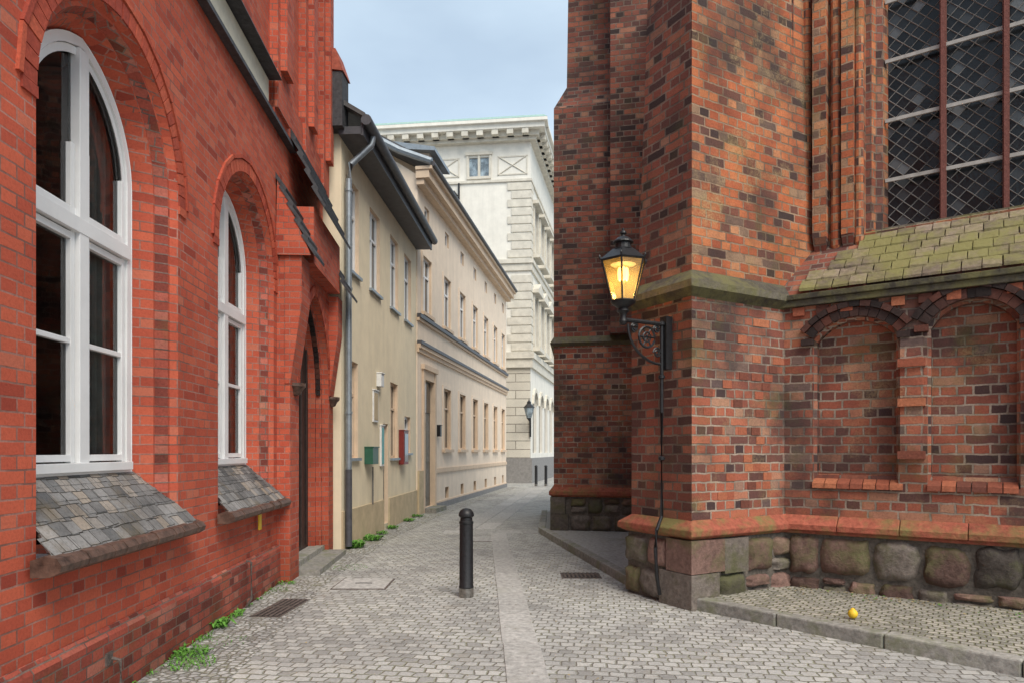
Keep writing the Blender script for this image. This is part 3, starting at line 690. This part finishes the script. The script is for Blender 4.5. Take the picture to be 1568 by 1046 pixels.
b.loft(offset_poly(bp,.0),3.17,offset_poly(bp,.085),3.25,'string',cap=False); b.loft(offset_poly(bp,.085),3.25,offset_poly(bp,.09),3.32,'string',cap=False); b.loft(offset_poly(bp,.09),3.32,offset_poly(bp,-.05),3.46,'string')
b.loft(offset_poly(bp,.05),.70,offset_poly(bp,.12),.74,'courseM',cap=False); b.loft(offset_poly(bp,.12),.74,offset_poly(bp,.12),.80,'courseM',cap=False); b.loft(offset_poly(bp,.12),.80,offset_poly(bp,-.01),.90,'courseM')
b.make('near_buttress_courses',E,bevel=.01)
b=B(); b.loft(offset_poly(bp,.03),0,offset_poly(bp,.03),.72,'chmortar'); 
sb=B(); sd=1
def stonerow(fr,s0,s1,z0,z1,w0,w1,d,bulge):
    global sd
    s=s0
    while s<s1-.1:
        w=U(w0,w1)
        if s+w>s1-.15: w=s1-s
        zz1=z1-U(0,.03); zz0=z0+U(0,.03)
        if R()<.15:
            zm=(zz0+zz1)/2+U(-.05,.05)
            sb.stone(fr,s+.008,s+w-.008,zz0,zm-.006,d,bulge*.8,'stone',seed=sd); sb.stone(fr,s+.008,s+w-.008,zm+.006,zz1,d,bulge*.8,'stonered',seed=sd+.5)
        else: sb.stone(fr,s+.008,s+w-.008,zz0,zz1,d,bulge,'stone' if R()<.7 else 'stonered',seed=sd)
        sd+=1; s+=w
o5=offset_poly(bp,.05); ff=Frame(o5[3],o5[0]); fg=Frame(o5[0],o5[1])
L=ff.len
stonerow(ff,.0,L-.32,.34,.69,.25,.4,.0,.05); stonerow(ff,.0,L-.42,.0,.33,.2,.35,.0,.05)
def block(fr,s0,s1,z0,z1,d,k): sb.box(fr,s0,s1,-.2,d,z0,z1,k,U(.4,.9))
block(ff,L-.32,L+.048,.36,.695,.05,'stonered'); block(ff,L-.42,L+.053,0,.352,.055,'stone')
block(fg,.062,.42,.361,.692,.048,'stonered'); block(fg,.064,.34,0,.351,.052,'stone')
block(fg,.43,.78,.33,.69,.04,'stone')
stonerow(fg,.80,1.9,.27,.69,.32,.5,.0,.05); stonerow(fg,.36,.8,.0,.32,.2,.4,.0,.05); stonerow(fg,.8,1.9,.0,.27,.2,.4,.0,.05)
LW=5.2
n1=[seg(.71,.41,1.24,2.82,.20),seg(1.75,.375,1.24,2.86,.22),seg(2.85,.41,1.24,2.82,.2),seg(3.9,.41,1.24,2.82,.2)]
n2=[[(c+(x-c)*.93,z if i<2 else z-.03) for i,(x,z) in enumerate(l)] for l,c in zip(n1,(.71,1.75,2.85,3.9))]
b.poly(W,rect(-.02,LW,.72,3.2),n1,0,'churchlow')
for l,m in zip(n1,n2):
    m=[(x,z+(.10 if i<2 else 0)) for i,(x,z) in enumerate(m)]
    b.reveal(W,l,0,l,-.06,'churchlow'); b.reveal(W,l,-.06,m,-.08,'churchlow'); b.reveal(W,m,-.08,m,-.18,'churchdark'); b.poly(W,m,[],-.18,'churchlow')
b.box(W,-.02,LW,-.3,.03,0,.70,'chmortar')
b.face([W(LW,0,0),W(LW,-4,0),W(LW,-4,3.2),W(LW,0,3.2)],'churchlow')
b.make('chapel_wall',E)
b=B()
for c,a,zs,h in ((.71,.41,2.82,.2),(1.75,.375,2.86,.22),(2.85,.41,2.82,.2),(3.9,.41,2.82,.2)):
    Rr=(a*a+h*h)/(2*h); t=math.asin(a/Rr); n=11
    for th0,th1,d1 in ((0,.09,.03),(.10,.16,.055)):
        for i in range(n):
            a0=-t+2*t*i/n+.01; a1=-t+2*t*(i+1)/n; Q=[]
            for aa,rr in ((a0,Rr+th0),(a1,Rr+th0),(a1,Rr+th1),(a0,Rr+th1)): Q.append((c+rr*math.sin(aa),zs+h-Rr+rr*math.cos(aa)))
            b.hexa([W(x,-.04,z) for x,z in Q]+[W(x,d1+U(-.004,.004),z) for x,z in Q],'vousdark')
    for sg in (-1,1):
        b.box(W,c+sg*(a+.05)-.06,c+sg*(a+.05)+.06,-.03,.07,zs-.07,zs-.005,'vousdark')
    s=c-a
    while s<c+a-.05:
        b.hexa([W(s,.035,1.20),W(s+.115,.035,1.20),W(s+.115,-.16,1.26),W(s,-.16,1.26),W(s,.03,1.25+U(0,.006)),W(s+.115,.03,1.25),W(s+.115,-.16,1.345),W(s,-.16,1.345)],'vousch'); s+=.124
for c in (1.24,2.28):
    b.box(W,c-.10,c+.10,.0,.05,1.6,2.75,'churchlow'); 
    for z in (1.52,2.05,2.45): b.box(W,c-.12,c+.12,.0,.085,z,z+.08,'vousch')
s=.1
while s<LW: b.box(W,s,s+.12,.0,.035,3.08,3.17,'vousdark' if int(s*4)%2 else 'vousch'); s+=.24
for ii in range(45):
    s_=U(.05,3.2); row=int(U(10,31)); zz=row*.098
    if any(abs(s_+.06-c)<.55 and 1.1<zz<3.1 for c in (.71,1.75,2.85)): continue
    b.box(W,s_,s_+.13,-.02,U(.004,.009),zz+.008,zz+.09,'vousch')
FK=Frame(K,I2)
for ii in range(35):
    s_=U(.08,1.25); row=int(U(10,31)); zz=row*.098
    b.box(FK,s_,s_+.13,-.02,U(.004,.008),zz+.008,zz+.09,'vousch')
b.make('niche_arches',E)
b=B()
b.box(W,-.02,LW,.001,.07,3.18,3.25,'string'); b.box(W,-.02,LW,.001,.10,3.25,3.31,'string')
n=9
for i in range(n):
    a=-.02+(LW+.02)*i/n; c=a+(LW+.02)/n-.006
    b.hexa([W(a,.12,.74),W(c,.12,.74),W(c,.0,.72),W(a,.0,.72),W(a,.12,.80),W(c,.12,.80),W(c,.001,.90),W(a,.001,.90)],'courseM')
b.box(W,-.02,LW,.001,.085,.70,.74,'courseM',.3)
b.make('chapel_courses',E,bevel=.008)
stonerow(W,.05,LW,.24,.69,.32,.55,.05,.05); stonerow(W,.05,LW,-.0,.24,.18,.38,.05,.04)
b=B(); nr=6
for i in range(nr):
    f0=i/nr; f1=(i+1.3)/nr
    da=.10-.72*f0; db=.10-.72*f1; za=3.33+.70*f0; zb=3.33+.70*f1
    s=.10+f0*.75+(0 if i%2 else .08)
    while s<LW:
        j=U(-.008,.012); w_=.158+U(-.004,.004)
        b.hexa([W(s,da+j,za),W(s+w_,da,za),W(s+w_,db,zb),W(s,db,zb),W(s,da+j,za+.03+j),W(s+w_,da,za+.03),W(s+w_,db,zb+.012),W(s,db,zb+.012)],'tile'); s+=.165
b.make('tiled_lean_to_roof',E,bevel=.005)
b=B(); b.face([W(-.6,.08,3.30),W(LW,.08,3.30),W(LW,-.62,4.0),W(-.6,-.62,4.0)],'churchdark'); b.make('roof_bed',E)
Uo=W(0,-.6,0); UF=Frame((Uo.x,Uo.y),t=(.814,-.581))
j0=[(.72,4.05),(3.85,4.05),(3.85,7.4)]+[(3.85-3.13*i/8,7.4+1.6*math.sin(math.pi*i/8)) for i in range(1,8)]+[(.72,7.4)]
def shr(l,k): 
    cx=2.285; return [(cx+(x-cx)*(1-k/1.565),z-(0 if z<5 else k)) for x,z in l]
b=B(); b.poly(UF,rect(-1.2,LW+.5,3.4,HC),[j0],0,'church')
js=[j0,shr(j0,.0),shr(j0,.06),shr(j0,.09),shr(j0,.16),shr(j0,.20)]; ds=[0,-.10,-.10,-.18,-.22,-.34]
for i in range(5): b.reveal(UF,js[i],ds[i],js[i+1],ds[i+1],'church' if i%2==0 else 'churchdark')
b.box(UF,-.6,-.10,.001,.36,3.5,HC-.01,'church')
b.hexa([UF(-.10,.28,3.7),UF(.02,.28,3.7),UF(.02,0.001,3.7),UF(-.10,.001,3.7),UF(-.10,.28,HC-.02),UF(.02,.28,HC-.02),UF(.02,.001,HC-.02),UF(-.10,.001,HC-.02)],'churchdark')
b.make('choir_wall',E)
b=B(); g=js[5]; xs0=min(p[0] for p in g); xs1=max(p[0] for p in g)
cell=.15; zb,zt=4.06,8.7
nS=int((xs1-xs0)/cell*2)+3; nZ=int((zt-zb)/cell*2)+3
for i in range(-1,nS):
    for j in range(-1,nZ):
        if (i+j)%2: continue
        cx=xs0+i*cell/2; cz=zb+j*cell/2; h=cell/2
        if cx<xs0-.02 or cx>xs1+.02: continue
        a1,a2=U(-.003,.003),U(-.003,.003)
        b.face([UF(cx,-.335-a2,cz-h),UF(cx+h,-.335+a1,cz),UF(cx,-.335+a2,cz+h),UF(cx-h,-.335-a1,cz)],'lead')
b.poly(UF,js[5],[],-.36,'iron')
b.make('leaded_window',E)
b=B()
mull=[1.46,2.02,2.58,3.14]
for m in mull:
    b.box(UF,m-.03,m+.03,-.33,-.20,4.05,8.75,'mull',.5); b.box(UF,m-.018,m+.018,-.2,-.17,4.05,8.75,'mull',.4)
z=4.68
while z<8.7:
    b.box(UF,xs0-.02,xs1,-.26,-.235,z-.02,z+.02,'bar'); z+=.68
b.box(UF,xs0-.03,xs1+.03,-.33,-.05,4.0,4.09,'string')
b.make('window_tracery',E)
b=B(); Wd=xs1-xs0
for sg in (1,-1):
    n0=-int(Wd/cell)-2
    for k_ in range(n0,int((zt-zb)/cell)+int(Wd/cell)+3):
        z0=zb+(k_+.5)*cell
        lo_s=0; hi_s=Wd
        if sg>0: lo_s=max(lo_s,zb-z0); hi_s=min(hi_s,zt-z0)
        else: lo_s=max(lo_s,z0-zt); hi_s=min(hi_s,z0-zb)
        if hi_s-lo_s>.02: b.tube([UF(xs0+lo_s,-.328,z0+sg*lo_s),UF(xs0+hi_s,-.328,z0+sg*hi_s)],.0065,'leadcame',3)
b.make('lead_cames',E)
b=B()
for s0,w,dp,k in ((.20,.15,.15,'church'),(.50,.13,.12,'church')):
    b.box(UF,s0,s0+w,.001,dp,4.05,HC-.03,k)
    b.hexa([UF(s0+.02,.02,3.80),UF(s0+w-.02,.02,3.80),UF(s0+w-.02,.001,3.80),UF(s0+.02,.001,3.80),UF(s0,dp,4.05),UF(s0+w,dp,4.05),UF(s0+w,.001,4.05),UF(s0,.001,4.05)],'churchdark')
for s0,r in ((.11,.06),(.43,.055),(.67,.05)):
    b.lathe(tuple(UF(s0,.03,0)),[(0,3.82),(r,3.95),(r,HC-.04)],'church',12)
b.make('wall_shafts',E)
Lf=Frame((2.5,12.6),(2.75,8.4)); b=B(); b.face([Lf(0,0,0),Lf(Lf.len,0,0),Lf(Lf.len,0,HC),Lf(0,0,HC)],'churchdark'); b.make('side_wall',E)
cp=[(.79,12.9),(3.2,12.4),(3.6,17),(1.25,17.5)]
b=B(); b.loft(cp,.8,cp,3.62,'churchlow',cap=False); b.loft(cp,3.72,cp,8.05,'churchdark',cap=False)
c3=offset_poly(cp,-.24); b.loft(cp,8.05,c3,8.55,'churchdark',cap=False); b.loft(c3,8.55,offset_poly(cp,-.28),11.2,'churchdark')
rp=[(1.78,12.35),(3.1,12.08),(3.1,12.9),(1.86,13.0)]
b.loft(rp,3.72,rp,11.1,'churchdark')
b.make('far_buttress',E)
b=B(); b.loft(offset_poly(cp,.0),3.56,offset_poly(cp,.07),3.62,'string',cap=False); b.loft(offset_poly(cp,.07),3.62,offset_poly(cp,.0),3.74,'string')
b.loft(offset_poly(cp,.04),.74,offset_poly(cp,.09),.78,'courseM',cap=False); b.loft(offset_poly(cp,.09),.78,offset_poly(cp,.09),.84,'courseM',cap=False); b.loft(offset_poly(cp,.09),.84,offset_poly(cp,-.01),.93,'courseM')
b.loft(offset_poly(cp,.02),0,offset_poly(cp,.02),.76,'chmortar')
b.make('far_buttress_courses',E)
fc=Frame(offset_poly(cp,.04)[0],offset_poly(cp,.04)[1])
sb.box(fc,-.02,.32,-.2,.04,.1,.42,'stone',.3); sb.box(fc,-.02,.26,-.2,.045,.425,.735,'stone',.5)
stonerow(fc,.34,2.3,.42,.74,.3,.5,.0,.04); stonerow(fc,.34,2.3,.08,.42,.3,.5,.0,.04)
sb.make('base_stones',E,smooth=True,ang=60,bevel=0)
b=B(); mp_=[tuple(UF(-1.2,-.8,0)[:2]),tuple(UF(LW+.5,-.8,0)[:2]),(12,9),(12,19),(4.5,19),(3.1,12.8)]
b.loft(mp_,0,mp_,HC,'church'); cx,cy=7.5,13
b.loft(offset_poly(mp_,.2),HC,[(cx+(x-cx)*.3,cy+(y-cy)*.3) for x,y in mp_],HC+3.2,'rooftile'); b.make('choir_mass',E)

# ------------------------------------------------------------ STREET LAMP on buttress
E=empty('wall_street_lamp'); lp=Vector((1.565,7.14,0)); ax=Vector((-.87,-.5,0)); LC=lp+ax*.51
b=B()
b.tube([lp+Vector((0,0,z)) for z in (2.95,2.0,.92)]+[lp+Vector((-.06,-.04,.78)),lp+Vector((-.075,-.05,.6)),lp+Vector((-.06,-.035,.3)),lp+Vector((-.02,0,.1))],.019,'iron',10)
for z in (2.9,2.35,1.5): b.lathe((lp.x,lp.y,z),[(.02,0),(.035,.01),(.035,.035),(.02,.045)],'iron',10)
b.box(Frame((lp.x,lp.y),t=(.5,-.87)),-.05,.05,-.10,-.02,2.45,3.0,'iron'); 
arm=[lp+ax*(.51*i/8)+Vector((0,0,2.92)) for i in range(9)]; b.tube(arm,.022,'iron',8)
brace=[lp+Vector((0,0,2.5))+ax*(.45*math.sin(math.pi/2*i/8))+Vector((0,0,.38*(1-math.cos(math.pi/2*i/8)))) for i in range(9)]; b.tube(brace,.014,'iron',6)
def scroll(c,r,a0,a1,n=18,rad=.008,shrink=.0):
    P=[]
    for i in range(n+1):
        a=a0+(a1-a0)*i/n; rr=r*(1-shrink*i/n); P.append(lp+ax*(c[0]+rr*math.cos(a))+Vector((0,0,c[1]+rr*math.sin(a))))
    b.tube(P,rad,'iron',5)
scroll((.20,2.77),.105,0,2*math.pi,rad=.013); scroll((.20,2.77),.05,0,2*math.pi,rad=.010)
for i in range(6):
    a=i*math.pi/3; b.tube([lp+ax*.20+Vector((0,0,2.77)),lp+ax*(.20+.1*math.cos(a))+Vector((0,0,2.77+.1*math.sin(a)))],.009,'iron',4)
scroll((.06,2.62),.055,0,3.6*math.pi,26,.011,.8); scroll((.36,2.86),.05,-math.pi/2,3*math.pi,26,.011,.8); scroll((.07,2.86),.045,0,3.4*math.pi,26,.011,.8)
b.lathe((LC.x,LC.y,0),[(0,2.86),(.03,2.87),(.045,2.90),(.03,2.95),(.04,2.98),(.065,3.0),(.05,3.03),(.12,3.08),(.128,3.10),(.0,3.10)],'iron',16)
b.make('bracket',E,smooth=True)
b=B(); N=6; rb,rt=.125,.235; z0,z1=3.10,3.50
def hx(r,z,i,rot=.3): a=2*math.pi*i/N+rot; return Vector((LC.x+r*math.cos(a),LC.y+r*math.sin(a),z))
for i in range(N):
    b.tube([hx(rb,z0,i),hx(rt,z1,i)],.010,'iron',5); b.tube([hx(rt,z1,i),hx(rt,z1,i+1)],.015,'iron',5); b.tube([hx(rb,z0,i),hx(rb,z0,i+1)],.011,'iron',5)
    b.face([hx(rt+.02,z1+.005,i),hx(rt+.02,z1+.005,i+1),hx(.115,z1+.12,i+1),hx(.115,z1+.12,i)],'iron')
    b.face([hx(rt+.02,z1+.005,i),hx(.02,z1+.005,i),hx(rt+.02,z1+.005,i+1)],'steel')
    b.tube([hx(rt+.01,z1,i),hx(rt+.025,z1+.03,i),hx(rt+.02,z1+.06,i)],[.010,.012,.003],'iron',5)
b.lathe((LC.x,LC.y,z1),[(.115,.115),(.10,.125),(.085,.13),(.08,.18),(.105,.19),(.10,.205),(.06,.24),(.025,.255),(.018,.27),(.035,.285),(.03,.305),(.012,.315),(.012,.335),(0,.345)],'iron',16)
b.make('lantern_frame',E)
t=NT('lantern_glass'); tr=t.new('ShaderNodeBsdfTransparent'); tr.inputs[0].default_value=(1,.92,.72,1)
tl=t.new('ShaderNodeBsdfTranslucent'); tl.inputs[0].default_value=(.95,.78,.42,1); gl=t.new('ShaderNodeBsdfGlossy'); gl.inputs[1].default_value=.08
m1=t.new('ShaderNodeMixShader'); m1.inputs[0].default_value=.24; t.link(tr.outputs[0],m1.inputs[1]); t.link(tl.outputs[0],m1.inputs[2])
m2=t.new('ShaderNodeMixShader'); m2.inputs[0].default_value=.10; t.link(m1.outputs[0],m2.inputs[1]); t.link(gl.outputs[0],m2.inputs[2])
t.link(m2.outputs[0],t.n['Material Output'].inputs[0]); M['lglass']=t.m
b=B()
for i in range(N): b.face([hx(rb-.002,z0,i),hx(rb-.002,z0,i+1),hx(rt-.004,z1,i+1),hx(rt-.004,z1,i)],'lglass')
b.make('lantern_glass',E)
t=NT('lamp_glow'); t.p.inputs['Emission Color'].default_value=(1,.58,.14,1); t.p.inputs['Emission Strength'].default_value=6; t.out((1,.8,.4)); M['glow']=t.m
b=B()
for dx,dy in ((.035,0),(-.035,0),(0,.035),(0,-.035)): b.lathe((LC.x+dx,LC.y+dy,3.30),[(0,0),(.018,.02),(.024,.07),(.018,.13),(0,.15)],'glow',8)
b.make('gas_mantles',E,smooth=True)
b=B(); b.lathe((LC.x,LC.y,3.11),[(.02,0),(.012,.05),(.012,.17),(.03,.19)],'steel',8); b.lathe((LC.x,LC.y,3.45),[(.06,0),(.13,.02),(.05,.035)],'white',12); b.make('burner',E,smooth=True)
ld=bpy.data.lights.new('gas_flame','POINT'); ld.energy=7; ld.color=(1,.62,.2); ld.shadow_soft_size=.05
lo=bpy.data.objects.new('gas_flame',ld); bpy.context.scene.collection.objects.link(lo); lo.location=(LC.x,LC.y,3.27); lo.parent=E

E2=empty('wall_street_lamp'); b=B()
b.tube([F3(L3,.1,2.9),F3(L3+.0,.5,3.2),F3(L3-.0,.8,3.1)],.04,'iron',6); b.tube([F3(L3,.05,2.3),F3(L3,.05,3.4)],.05,'iron',6)
c=F3(L3,.8,0); b.lathe((c.x,c.y,3.1),[(0,0),(.06,.02),(.12,.1)],'iron',6); b.lathe((c.x,c.y,3.2),[(.12,0),(.25,.5)],'glassb',6); b.lathe((c.x,c.y,3.7),[(.27,0),(.27,.02),(.1,.2),(.1,.28),(.03,.36),(.0,.5)],'iron',6)
b.make('lantern',E2)
def bollard(name,x,y,h=.97,r=.079):
    b=B(); k=h/.97
    b.lathe((x,y,0),[(r*1.02,0),(r*1.02,.10)],'steel',24)
    b.lathe((x,y,0),[(r*1.0,.10),(r*1.04,.105),(r*1.04,.115),(r*.97,.125),(r*.93,.80*k),(r*.99,.805*k),(r*1.0,.825*k),(r*.86,.835*k),(r*.82,.87*k),(r*1.05,.885*k),(r*1.08,.90*k),(r*1.0,.925*k),(r*.8,.95*k),(r*.45,.968*k),(0,.975*k)],'iron',24)
    b.make(name,smooth=True,ang=30)
bollard('bollard',-.502,7.5)
for x,y in ((1.55,31.2),(2.0,31.4),(1.1,31.1)): bollard('bollard',x,y,.95,.07)
b=B(); P=[(0,-.042)]+[(.042*math.cos(a),.042*math.sin(a)) for a in [(-60+20*i)*math.pi/180 for i in range(7)]]+[(.012,.05),(0,.052)]
b.lathe((3.02,6.05,.158),[(max(0,r_),z_) for r_,z_ in P],'yellow',16); b.make('yellow_pear',smooth=True)

# ------------------------------------------------------------ weeds, litter
def weeds(name,spots):
    b=B()
    for x,y,r,n,h in spots:
        for i in range(n):
            a=U(0,6.28); rr=r*math.sqrt(R()); px,py=x+rr*math.cos(a),y+rr*math.sin(a)
            a2=U(0,6.28); l=h*U(.4,1); w=l*U(.07,.18); d=Vector((math.cos(a2),math.sin(a2),0)); sd_=Vector((-d.y,d.x,0)); p=Vector((px,py,.003))
            m=p+d*l*.45+Vector((0,0,l*.55)); e=p+d*l*.95+Vector((0,0,l*U(.15,.75)))
            b.face([p,m+sd_*w,e,m-sd_*w],'weed')
    b.make(name)
weeds('weeds',[tuple(RW(5.35,.14,0)[:2])+(.15,150,.09),tuple(RW(5.1,.26,0)[:2])+(.18,160,.06),tuple(RW(5.7,.3,0)[:2])+(.2,60,.035),tuple(RW(6.2,.07,0)[:2])+(.08,90,.14),tuple(RW(6.6,.07,0)[:2])+(.08,70,.09),tuple(RW(5.8,.07,0)[:2])+(.07,50,.06),tuple(RW(8.2,.1,0)[:2])+(.14,90,.06),tuple(RW(7.8,.12,0)[:2])+(.14,50,.045),
   (-2.62,11.3,.16,220,.2),(-2.5,12.2,.14,140,.16),(-2.5,13.1,.12,60,.12),(-2.45,14,.12,80,.13),(-2.35,15.5,.12,80,.13),(-2.3,16.5,.14,80,.13),(-2.2,9.3,.25,60,.04)]+[tuple(RW(s_,.06,0)[:2])+(.06,20,.055) for s_ in [3+.27*i for i in range(28)]])
b=B()
for i in range(420):
    s_=U(.1,4.5); p=W(s_,.12+abs(random.gauss(0,.2)),.116); a=U(0,6.28); l=U(.006,.022)
    b.face([p+Vector((l*math.cos(a+k*2.09),l*math.sin(a+k*2.09),U(0,.012))) for k in range(3)],'drymoss' if R()<.7 else 'weed')
for i in range(220):
    y_=U(4,13); x_=U(-2.2,1.2); a=U(0,6.28); l=U(.005,.014); p=Vector((x_,y_,.012))
    b.face([p+Vector((l*math.cos(a+k*2.09),l*math.sin(a+k*2.09),U(0,.01))) for k in range(3)],'drymoss')
b.make('leaf_litter')

# ------------------------------------------------------------ LIGHT, SKY, CAMERA
sc=bpy.context.scene
w=bpy.data.worlds.new('World'); sc.world=w; w.use_nodes=True; nt=w.node_tree; bg=nt.nodes['Background']
sky=nt.nodes.new('ShaderNodeTexSky'); sky.sky_type='NISHITA'; sky.sun_disc=False
EL,AZ=math.radians(50),math.radians(153)
sky.sun_elevation=EL; sky.sun_rotation=AZ; sky.air_density=1.0; sky.dust_density=1.5
tc=nt.nodes.new('ShaderNodeTexCoord'); mp=nt.nodes.new('ShaderNodeMapping'); mp.inputs['Scale'].default_value=(1,1,2.6); nt.links.new(tc.outputs['Generated'],mp.inputs[0])
nz=nt.nodes.new('ShaderNodeTexNoise'); nz.inputs['Scale'].default_value=1.8; nz.inputs['Detail'].default_value=5; nz.inputs['Roughness'].default_value=.5; nt.links.new(mp.outputs[0],nz.inputs['Vector'])
sp=nt.nodes.new('ShaderNodeSeparateXYZ'); nt.links.new(tc.outputs['Generated'],sp.inputs[0])
ma=nt.nodes.new('ShaderNodeMath'); ma.operation='MULTIPLY_ADD'; nt.links.new(sp.outputs[2],ma.inputs[0]); ma.inputs[1].default_value=-.55; nt.links.new(nz.outputs[0],ma.inputs[2])
rp_=nt.nodes.new('ShaderNodeValToRGB'); rp_.color_ramp.elements[0].position=.12; rp_.color_ramp.elements[0].color=(.55,.55,.55,1); rp_.color_ramp.elements[1].position=.5; rp_.color_ramp.elements[1].color=(.97,.97,.97,1)
nt.links.new(ma.outputs[0],rp_.inputs[0])
mx=nt.nodes.new('ShaderNodeMix'); mx.data_type='RGBA'; nt.links.new(rp_.outputs[0],mx.inputs[0]); nt.links.new(sky.outputs[0],mx.inputs[6]); mx.inputs[7].default_value=(5.5,6.7,7.7,1)
nt.links.new(mx.outputs[2],bg.inputs[0]); bg.inputs[1].default_value=.15
sun=bpy.data.lights.new('sun','SUN'); sun.energy=3.5; sun.angle=math.radians(38); sun.color=(1,.92,.81)
so=bpy.data.objects.new('sun',sun); sc.collection.objects.link(so)
dv=Vector((math.sin(AZ)*math.cos(EL),math.cos(AZ)*math.cos(EL),math.sin(EL)))
so.rotation_euler=dv.to_track_quat('Z','Y').to_euler()
cam=bpy.data.cameras.new('camera'); co=bpy.data.objects.new('camera',cam); sc.collection.objects.link(co)
co.location=(0,0,1.6); co.rotation_euler=(math.radians(90),0,0); cam.lens=24; cam.sensor_width=36; cam.shift_y=.1065; cam.clip_end=800; cam.clip_start=.05
sc.camera=co
sc.view_settings.view_transform='Standard'; sc.view_settings.look='None'; sc.view_settings.exposure=0
